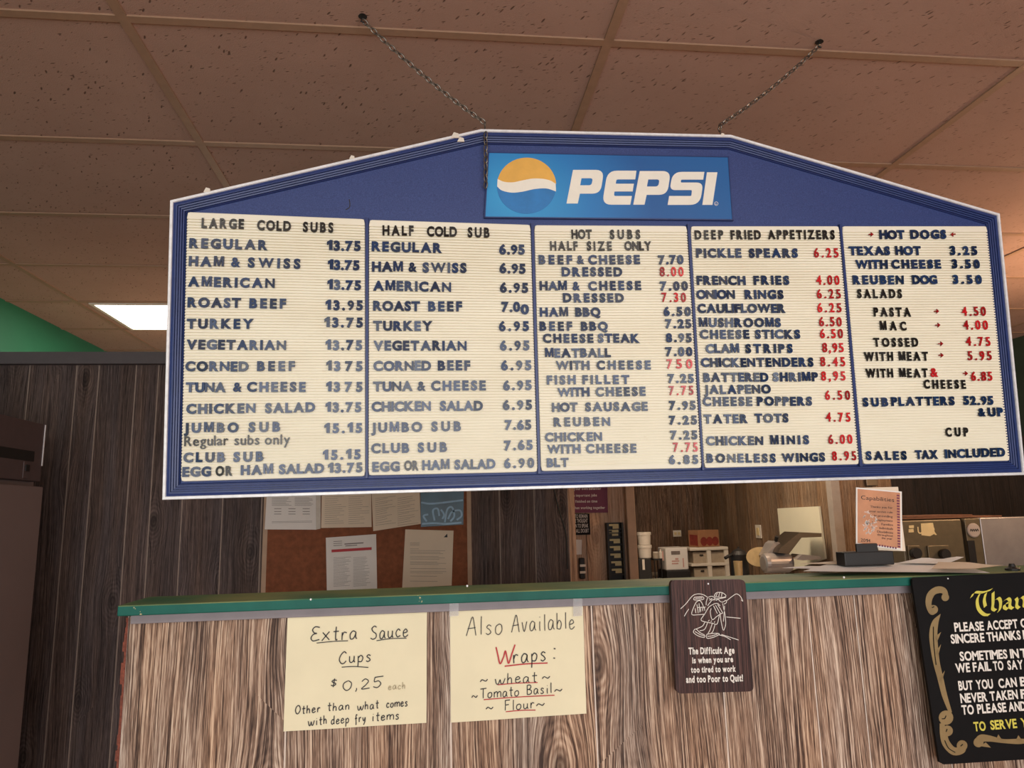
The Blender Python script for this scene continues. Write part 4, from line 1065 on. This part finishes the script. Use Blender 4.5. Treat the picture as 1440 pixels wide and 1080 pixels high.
bars(n6, [(975, 1035, y, y, .001) for y in (420, 428, 436)]+[(975, 1030, 458, 458, .001)]+[(975, 975+random.uniform(170, 230), y, y+2, .001) for y in (468, 478, 487, 505, 514, 523, 540, 548, 556, 582, 600, 610, 630, 662)])
lg = MB().slab([nz(*p, .0004) for p in ((1188, 385), (1210, 362), (1212, 385))], FY, .0004); lg.build('letterhead_mark', 'ink', n6)
MB().slab([nz(*p, .003) for p in ((378, -90), (412, -90), (408, 330), (380, 337))], FY, .0005).build('clear_sleeve', 'clear_plastic', n1)
cordp = smooth_path([atY(x, y, 3.088) for x, y in ((779, 688), (787, 720), (796, 752), (798, 800))])
single(MB().tube(cordp, .003, 6), 'cord', 'dark', 'thin dark cord hanging down the partition wall right of the notice board', 'cord')

# ================================================================== signs and rack by the doorway
YM = 3.594
def mz(x, y, o=0.): return atY(790+x/7.446, 675+y/7.446, YM-o)
ps = thing('purple_sign', mz(300, 340), 'purple poster with white script lines on the wall by the doorway', 'sign')
MB().slab([mz(60, -160), mz(470, -160), mz(484, 340), mz(70, 345)], FY, .004).build('board', 'purple', ps)
tx = MB()
for s_, x0, x1, y in (('of your own behavior', 85, 412, 105), ('ch important jobs', 105, 368, 175), ('& finished on time', 108, 372, 238), ('when working together', 112, 455, 305)): line(tx, s_, mz(x0, y, .0006), mz(x1, y-4, .0006), .0125, FY, .0004, .025)
tx.build('lettering', 'white_paper', ps)
ks = thing('black_sign', mz(200, 570), 'small black sign with white capitals under the purple poster', 'sign')
MB().slab([mz(70, 352), mz(290, 352), mz(300, 572), mz(80, 578)], FY, .004).build('board', 'sign_black', ks)
tx = MB()
for s_, x0, x1, y in (('R TO REMAIN', 112, 270, 400), ('BE THOUGHT', 128, 272, 448), ('AN TO SPEAK', 124, 278, 500), ('E ALL DOUBT', 130, 284, 552)): line(tx, s_, mz(x0, y, .0006), mz(x1, y-3, .0006), .018, FY, .0004, .01)
tx.build('lettering', 'white_paper', ks)
single(MB().slab([mz(125, 622), mz(210, 626), mz(208, 780), mz(148, 782)], FY, .001), 'taped_note', 'white_paper', 'narrow pale note stuck to the wall under the black sign', 'note')
gd = thing('wall_gadget', mz(205, 1010), 'small black gadget with white bands hung below the pale note', 'gadget')
q0, q1 = mz(172, 815), mz(235, 1030); MB().box((q0.x, YM-.03, q1.z), (q1.x, YM, q0.z)).build('case', 'dark', gd, bevel=.004)
for y in (880, 950):
    a, b = mz(176, y), mz(236, y+22); MB().box((a.x, YM-.034, b.z), (b.x, YM-.0305, a.z)).build('white_band', 'white_plastic', gd)
rk = thing('time_card_rack', mz(550, 1010), 'black time card rack holding cream cards beside the doorway post', 'card rack')
a, b = mz(450, 448), mz(655, 1100)
MB().box((a.x, YM-.004, b.z), (b.x, YM, a.z)).build('back_plate', 'dark', rk)
MB().box((a.x, YM-.04, b.z), (a.x+.01, YM-.004, a.z)).build('side_rail', 'dark', rk); MB().box((b.x-.008, YM-.04, b.z), (b.x, YM-.004, a.z)).build('side_rail', 'dark', rk)
CARDS = [(488, 615, 462, 508), (478, 612, 512, 545), (482, 610, 548, 582), (495, 628, 617, 660), (497, 632, 692, 735), (502, 636, 770, 812), (512, 645, 850, 893), (517, 649, 928, 970)]
ORD = ['topmost', 'second', 'third', 'fourth', 'fifth', 'sixth', 'seventh', 'lowest']
for i, (u0, u1, v0, v1) in enumerate(CARDS):
    p0, p1 = mz(u0, v0), mz(u1, v1); xm = p0.x+(p1.x-p0.x)*.3; zm = p0.z+(p1.z-p0.z)*.45
    pts = [Vector((p0.x, YM-.02, p0.z)), Vector((p1.x-.012, YM-.02, p0.z)), Vector((p1.x-.012, YM-.012, p1.z)), Vector((xm, YM-.012, p1.z)), Vector((xm, YM-.0165, zm)), Vector((p0.x, YM-.0165, zm))]
    pts = [Vector((max(p.x, a.x+.0105), p.y, p.z)) for p in pts]
    pt = [Vector((p.x, YM-.012, p.z)) for p in pts]
    single(MB().slab(pt, FY, .002), 'time_card', 'cream_card', 'cream time card, %s of the cards in the black rack' % ORD[i], 'card', 'time cards in the rack')
for v in [505, 545, 590, 665, 742, 818, 898, 978]:
    p = mz(455, v); MB().box((a.x+.0101, YM-.03, p.z-.008), (b.x-.0081, YM-.024, p.z-.003)).build('pocket_lip', 'dark', rk)

# ================================================================== kitchen
ZW = .96
wt = thing('back_worktop', (1.9, 6.5, 0), 'long kitchen worktop against the back wall carrying tubs and boxes', 'worktop')
MB().box((.9, 6.05, ZW-.04), (XS-.02, YB-.07, ZW)).build('top', 'worktop', wt); MB().box((.92, 6.1, 0), (XS-.03, YB-.08, ZW-.041)).build('cabinet', 'brown_wood', wt)
YT = 6.25
def kz(x, y, Y=YT): return atY(880+x/8.643, 690+y/8.643, Y)
# bin with two tubs
bn = thing('black_crate', kz(190, 1000), 'black crate on the worktop under the stacked white tubs', 'crate')
a = kz(112, 822); b = kz(272, 1020)
zc = a.z
MB().box((a.x, YT-.11, ZW+.001), (b.x, YT+.11, zc)).build('body', 'dark', bn, bevel=.004)
MB().box((a.x+.03, YT-.114, zc-.09), (a.x+.05, YT-.1105, zc-.004)).build('white_strap', 'white_plastic', bn)
xc = (kz(140, 600).x+kz(310, 600).x)/2; r = (kz(308, 600).x-kz(142, 600).x)/2
z = zc+.001
for nm, top in (('lower', 660), ('upper', 503)):
    zt_ = kz(200, top).z; hh_ = zt_-z
    t = thing('plastic_tub', (xc, YT, z), '%s of two stacked round white plastic tubs on the worktop' % nm, 'tub', 'stacked white tubs')
    MB().lathe((xc, YT, z), [(r*.8, 0), (r*.84, .004), (r*.92, hh_-.026)], 28).build('tub', 'white_plastic', t, smooth=False)
    MB().lathe((xc, YT, z+hh_-.026), [(r*.99, 0), (r, .004), (r, .02), (r*.96, .025)], 28).build('lid', 'white_plastic', t)
    z = zt_+.0005
# jars and bottle on a dark stand
a, b = kz(315, 825), kz(425, 1010)
sd = thing('dark_stand', ((a.x+b.x)/2, YT, ZW), 'low dark rack holding a clear jar and white bottle', 'rack')
mb = MB().box((a.x, YT-.06, a.z-.012), (b.x, YT+.06, a.z))
mb.build('shelf', 'dark', sd)
for x in (a.x+.006, b.x-.006):
    for y in (YT-.055, YT+.055): MB().tube([(x, y, ZW+.001), (x, y, a.z-.0125)], .005, 8).build('leg', 'dark', sd)
x = kz(362, 780).x; ztp = kz(362, 742).z; r = .026
t = thing('clear_jar', (x, YT, a.z), 'small clear jar standing on the dark rack', 'jar')
MB().lathe((x, YT, a.z+.0005), [(r, 0), (r, (ztp-a.z)*.75), (r*.8, (ztp-a.z)*.82)], 18).build('jar', 'clear_plastic', t); MB().lathe((x, YT, a.z+.0005+(ztp-a.z)*.82), [(r*.9, 0), (r*.9, (ztp-a.z)*.18)], 18).build('lid', 'white_plastic', t)
x = kz(408, 800).x; t = thing('white_bottle', (x+.012, YT, a.z), 'white squeeze bottle on the dark rack beside the jar', 'bottle')
MB().lathe((x+.012, YT, a.z+.0005), [(.017, 0), (.018, .05), (.008, .062), (.006, .075)], 16).build('bottle', 'white_plastic', t)
# wrapped white pack on a tray
a, b = kz(430, 690), kz(716, 950)
tr_ = single(MB().box((a.x-.005, YT-.13, ZW+.001), (b.x+.005, YT+.13, b.z-.002)), 'black_tray', 'dark', 'low black appliance base under the wrapped white pack', 'tray', bevel=.006)
t = thing('wrapped_pack', ((a.x+b.x)/2, YT, b.z), 'square white shrink wrapped pack with pink print on the black tray', 'pack')
MB().box((a.x, YT-.11, b.z-.001), (b.x, YT+.11, a.z)).build('wrap', 'white_paper', t, bevel=.012, seg=3)
q0, q1 = kz(550, 735, YT-.111), kz(660, 775, YT-.111); MB().box((q0.x, YT-.1125, q1.z), (q1.x, YT-.1105, q0.z)).build('printed_label', 'grey_ink', t)
mb = MB()
for u0, u1, v0, v1 in ((440, 462, 735, 850), (690, 710, 820, 930), (600, 640, 820, 840), (560, 650, 850, 862), (560, 640, 880, 892)):
    q0, q1 = kz(u0, v0, YT-.111), kz(u1, v1, YT-.111); mb.box((q0.x, YT-.112, q1.z), (q1.x, YT-.1105, q0.z))
mb.build('pink_print', plain('faded_pink', (196, 150, 140), .7), t)
# white drawer cart
a = kz(715, 672); b = kz(1180, 1000); z_t = kz(1000, 678).z; z_m = kz(1000, 868).z
ca = thing('storage_cart', ((a.x+b.x)/2, YT, ZW), 'white plastic storage cart with clear drawers under the cardboard box', 'storage cart')
Y0, Y1 = YT-.12, YT+.12
xl_, xr_ = kz(722, 700).x, kz(1182, 700).x
MB().box((xl_, Y0, z_t-.028), (xr_, Y1, z_t)).build('top', 'white_plastic', ca, bevel=.008)
MB().box((xl_+.005, Y0, z_m-.024), (xr_-.005, Y1, z_m)).build('shelf', 'white_plastic', ca, bevel=.004)
for u in (930, 1140):
    p = kz(u, 800).x; MB().box((p, Y0+.004, ZW+.001), (p+.035, Y0+.03, z_t-.029)).build('leg', 'white_plastic', ca)
for u in (722, 1150):
    p = kz(u, 800).x; MB().box((p+.006, Y1-.03, ZW+.001), (p+.03, Y1-.004, z_t-.029)).build('leg', 'white_plastic', ca)
for z_a, z_b in ((z_m+.001, z_t-.04), (ZW+.012, z_m-.04)):
    d_ = MB().box((xl_+.035, Y0+.032, z_a), (xr_-.035, Y1-.032, z_b)).build('drawer', 'clear_plastic', ca)
    q = (kz(880, 900).x, Y0+.022, z_b-.02); MB().box((q[0]-.015, q[1], q[2]-.012), (q[0]+.015, q[1]+.0095, q[2])).build('drawer_pull', 'dark', d_)
# cardboard box, turned a little
zt_ = kz(1000, 475).z
pA, pB, pC = kz(762, 600, YT+.02), kz(886, 600, YT-.105), kz(1137, 600, YT-.045)
z0_ = z_t+.001
P4 = [Vector((p.x, p.y, z0_)) for p in (pA, pB, pC)]; P4.append(P4[0]+P4[2]-P4[1])
bxo = thing('cardboard_box', (P4[0]+P4[2])/2, 'brown produce carton with red tomato print on top of the white cart', 'cardboard box')
hb = zt_-z0_
MB().add(P4+[p+Vector((0, 0, hb)) for p in P4], [(0, 3, 2, 1), (4, 5, 6, 7), (0, 1, 5, 4), (1, 2, 6, 5), (2, 3, 7, 6), (3, 0, 4, 7)]).build('carton', 'card', bxo, bevel=.004)
def onface(A, B, u, v, off=.002):
    n = Vector((B-A)).cross(Vector((0, 0, 1))).normalized(); return A.lerp(B, u)+Vector((0, 0, hb*v))+n*off, n
mb = MB()
for u in (.24, .52, .8):
    c, n = onface(P4[1], P4[2], u, .33); e_ = (P4[2]-P4[1]).normalized()
    mb.slab([c+e_*(.035*math.cos(k*.4))+Vector((0, 0, .038*math.sin(k*.4))) for k in range(16)], n, .003)
mb.build('tomato_print', 'card_red', bxo)
mb = MB(); q = [onface(P4[0], P4[1], u, v)[0] for u, v in ((.15, .12), (.9, .08), (.9, .72), (.15, .75))]; mb.slab(q, onface(P4[0], P4[1], 0, 0)[1], .003); mb.build('red_label', 'card_red', bxo)
# wall plates
a, b = atY(946.5, 746, YB-.06), atY(958.5, 754.5, YB-.06)
pl_ = thing('outlet_plate', ((a.x+b.x)/2, YB-.055, b.z), 'white outlet plate on the back wall above the wrapped pack', 'outlet')
MB().box((a.x, YB-.058, b.z), (b.x, YB-.051, a.z)).build('plate', 'white_plastic', pl_, bevel=.001)
for k in (.28, .72): x = a.x+(b.x-a.x)*k; MB().box((x-.012, YB-.06, (a.z+b.z)/2-.012), (x+.012, YB-.0582, (a.z+b.z)/2+.012)).build('socket', 'cream_card', pl_)
a, b = atX(1063, 738, XS), atX(1072, 757, XS)
pl_ = thing('switch_plate', (XS-.003, (a.y+b.y)/2, b.z), 'white switch plate on the side wall above the slicer', 'switch')
MB().box((XS-.009, b.y, b.z), (XS-.001, a.y, a.z)).build('plate', 'white_plastic', pl_, bevel=.001)
MB().box((XS-.014, (a.y+b.y)/2-.02, (a.z+b.z)/2-.03), (XS-.0091, (a.y+b.y)/2+.02, (a.z+b.z)/2+.03)).build('toggle', 'cream_card', pl_)
cbp = [atX(x, y, XS-.02) for x, y in ((1093, 715), (1151, 712), (1160, 786), (1102, 806))]
single(MB().slab(cbp, Vector((-1, 0, 0)), .015), 'cream_board', 'cream_board', 'large cream board on the side wall behind the slicer', 'board')
# prep counter under the slicer
pc = thing('prep_counter', (2.25, 4.9, 0), 'dark prep counter along the side wall under the meat slicer', 'counter')
ZP = .985
MB().box((1.75, 4.3, ZP-.04), (XS-.045, 5.75, ZP)).build('top', 'dark_steel', pc); MB().box((1.8, 4.34, 0), (XS-.05, 5.74, ZP-.041)).build('cabinet', 'dark_steel', pc)
# meat slicer
YL = 4.75
def lz(x, y, Y=YL): return atY(780+x/4.235, 670+y/4.235, Y)
sl = thing('meat_slicer', (lz(1330, 560).x, YL, ZP), 'steel meat slicer with round blade guard and slanted carriage', 'meat slicer')
a, b = lz(1200, 555), lz(1700, 600)
MB().box((a.x, YL-.16, ZP+.012), (b.x, YL+.14, ZP+.07)).build('base', 'steel', sl, bevel=.015, seg=3)
for x in (a.x+.03, b.x-.03):
    for y in (YL-.13, YL+.11): MB().lathe((x, y, ZP), [(.016, 0), (.014, .0118)], 10).build('foot', 'dark', sl)
c = lz(1330, 515); MB().lathe((lz(1240, 515).x, YL, c.z), [(.045, 0), (.062, .006), (.066, .03), (.066, lz(1405, 515).x-lz(1240, 515).x-.02), (.05, lz(1405, 515).x-lz(1240, 515).x)], 28, 0).build('motor_housing', 'steel', sl)
c = lz(1220, 478, YL+.12)
bl = MB(); e1 = Vector((.86, -.42, .1)).normalized(); e2 = Vector((.0, .25, 1)).normalized(); nn = e1.cross(e2).normalized()
if nn.y > 0: nn = -nn
bl.slab([c+e1*(.088*math.cos(k*2*math.pi/40))+e2*(.066*math.sin(k*2*math.pi/40)) for k in range(40)], nn, .02); bl.build('blade_guard', M['brass'], sl)
tp = [lz(*p, YL) for p in ((1262, 475), (1300, 400), (1320, 385), (1350, 400), (1370, 470))]; MB().slab(tp, FY, .12).build('slicer_arm', 'steel', sl)
c = lz(1318, 384); MB().tube([c, c+Vector((0, -.02, .03))], .012).build('arm_knob', 'dark', sl)
q = [lz(*p, YL-.08) for p in ((1330, 455), (1345, 425), (1462, 332), (1590, 338), (1590, 360), (1470, 365), (1395, 462))]; MB().slab(q, FY, .22).build('carriage', 'dark_steel', sl)
q = [lz(*p, YL-.12) for p in ((1440, 495), (1475, 465), (1580, 475), (1592, 492), (1480, 500))]; MB().slab(q, FY, .14).build('meat_tray', 'steel', sl)
# dark pan with cup before the slicer
a, b = lz(1045, 440, YL+.4), lz(1150, 510, YL+.4)
pt_ = thing('black_kettle', ((a.x+b.x)/2, YL+.4, ZP), 'squat black pot with a handle left of the slicer', 'pot'); xm = (a.x+b.x)/2; r = (b.x-a.x)/2
MB().lathe((xm, YL+.4, ZP), [(r*.8, 0), (r, .03), (r, a.z-ZP-.03), (r*.7, a.z-ZP-.005)], 24).build('pot', 'dark', pt_)
MB().lathe((xm, YL+.4, a.z-.005), [(r*.68, 0), (r*.3, .012), (r*.12, .018), (r*.1, .03)], 20).build('lid', 'dark', pt_)
MB().tube([(xm-r*.9, YL+.38, a.z-.03), (xm-r*1.4, YL+.36, a.z-.035), (xm-r*2, YL+.35, a.z-.05)], .012).build('handle', 'dark', pt_)
a = lz(1065, 505, YL+.1); b = lz(1120, 560, YL+.1); xm = (a.x+b.x)/2; r = (b.x-a.x)/2
single(MB().lathe((xm, YL+.1, ZP), [(r*.7, 0), (r, a.z-ZP), (r*.88, a.z-ZP), (r*.62, .01)], 22), 'metal_cup', 'brass', 'brass coloured cup standing left of the slicer', 'cup')
# oven
YO = 3.6
def oz(x, y, o=0.): return atY(1100+x/4.235, 670+y/4.235, YO-o)
ov = thing('deck_oven', (oz(1100, 520).x, YO+.4, 0), 'olive steel deck oven with knobs and taped letters behind the ledge', 'oven')
x0, x1, zt = oz(718, 390).x, oz(1082, 390).x, oz(900, 258).z; xe = 3.75
MB().box((x0, YO, .5), (x1, YO+.36, zt)).build('body', 'olive_steel', ov, bevel=.006)
for x in (x0+.04, xe-.04):
    for y in (YO+.04, YO+.32): MB().box((x-.025, y-.025, 0), (x+.025, y+.025, .5)).build('leg', 'dark_steel', ov)
for u0, u1 in ((738, 846), (856, 1020)):
    a, b = oz(u0, 412), oz(u1, 700); d_ = MB().box((a.x, YO-.012, b.z), (b.x, YO-.0005, a.z)).build('door', 'olive_steel', ov, bevel=.003)
for u, v in ((772, 455), (942, 462)): p = oz(u, v); MB().lathe((p.x, YO-.046, p.z), [(.026, 0), (.03, .006), (.024, .03)], 20, 1).build('knob', 'dark', ov)
xa, xb = x1+.012, oz(1184, 390).x
MB().box((x1, YO+.03, .5), (xe, YO+.36, zt)).build('side_body', 'dark', ov)
cp = MB().box((xa, YO-.01, .5), (xb, YO+.029, oz(1130, 250).z)).build('control_column', 'olive_steel', ov, bevel=.003)
p = oz(1128, 320); MB().lathe((p.x, YO-.019, p.z), [(.032, 0), (.037, .003), (.037, .0085)], 28, 1).build('round_badge', 'grey_post', cp)
mb = MB(); line(mb, 'Baker', Vector((p.x-.025, YO-.0195, p.z-.004)), Vector((p.x+.025, YO-.0195, p.z-.004)), .012, FY) if False else None
ribbon(mb, smooth_path([Vector((p.x-.024+.006*k, YO-.0195, p.z+(.006 if k % 2 else -.005))) for k in range(9)]), .004, FY); mb.build('badge_script', 'dark', cp)
a, b = oz(1092, 382), oz(1166, 620); MB().box((a.x, YO-.013, b.z), (b.x, YO-.0101, a.z)).build('vent_grille', 'dark', cp)
MB().box((xb+.004, YO-.008, .5), (xe, YO+.029, oz(1300, 243).z)).build('steel_side', 'steel', ov, bevel=.004)
tx = MB(); A0 = YO-.0015
tp_ = MB().slab([oz(*q, .001) for q in ((826, 280), (898, 276), (910, 340), (880, 356), (830, 350))], FY, .0008); tp_.slab([oz(*q, .001) for q in ((755, 292), (784, 290), (784, 308), (755, 308))], FY, .0008); tp_.slab([oz(*q, .001) for q in ((753, 314), (782, 312), (784, 332), (753, 334))], FY, .0008)
word(tp_, 'U', oz(808, 340, .0012), oz(838, 340, .0012), .036, FY, .0006, .8, .03); word(tp_, 'R', oz(884, 348, .0012), oz(922, 346, .0012), .044, FY, .0006, .9, .03)
tp_.build('tape_letters', 'cream_card', ov)
zt = max(zt, oz(1130, 250).z, oz(1300, 243).z, a.z)
for k, (z_, w, lab) in enumerate(((zt+.002, .0, 'lower'), (zt+.0105, .05, 'upper'))):
    MB()
    single(MB().box((x0+.02+w, YO+.02+w*.5, z_), (x0+.6-w*3, YO+.34-w*.3, z_+.008)), 'baking_board', 'brown_board', '%s of two flat brown boards lying on top of the oven' % lab, 'baking board', 'boards on the oven')
a, b = atY(1216, 672, 4.63), atY(1233, 683, 4.63)
single(MB().box((a.x, 4.615, b.z), (b.x, 4.638, a.z)), 'wall_thermostat', 'dark_steel', 'small dark square plate on the wall above the upright card', 'plate', bevel=.003)
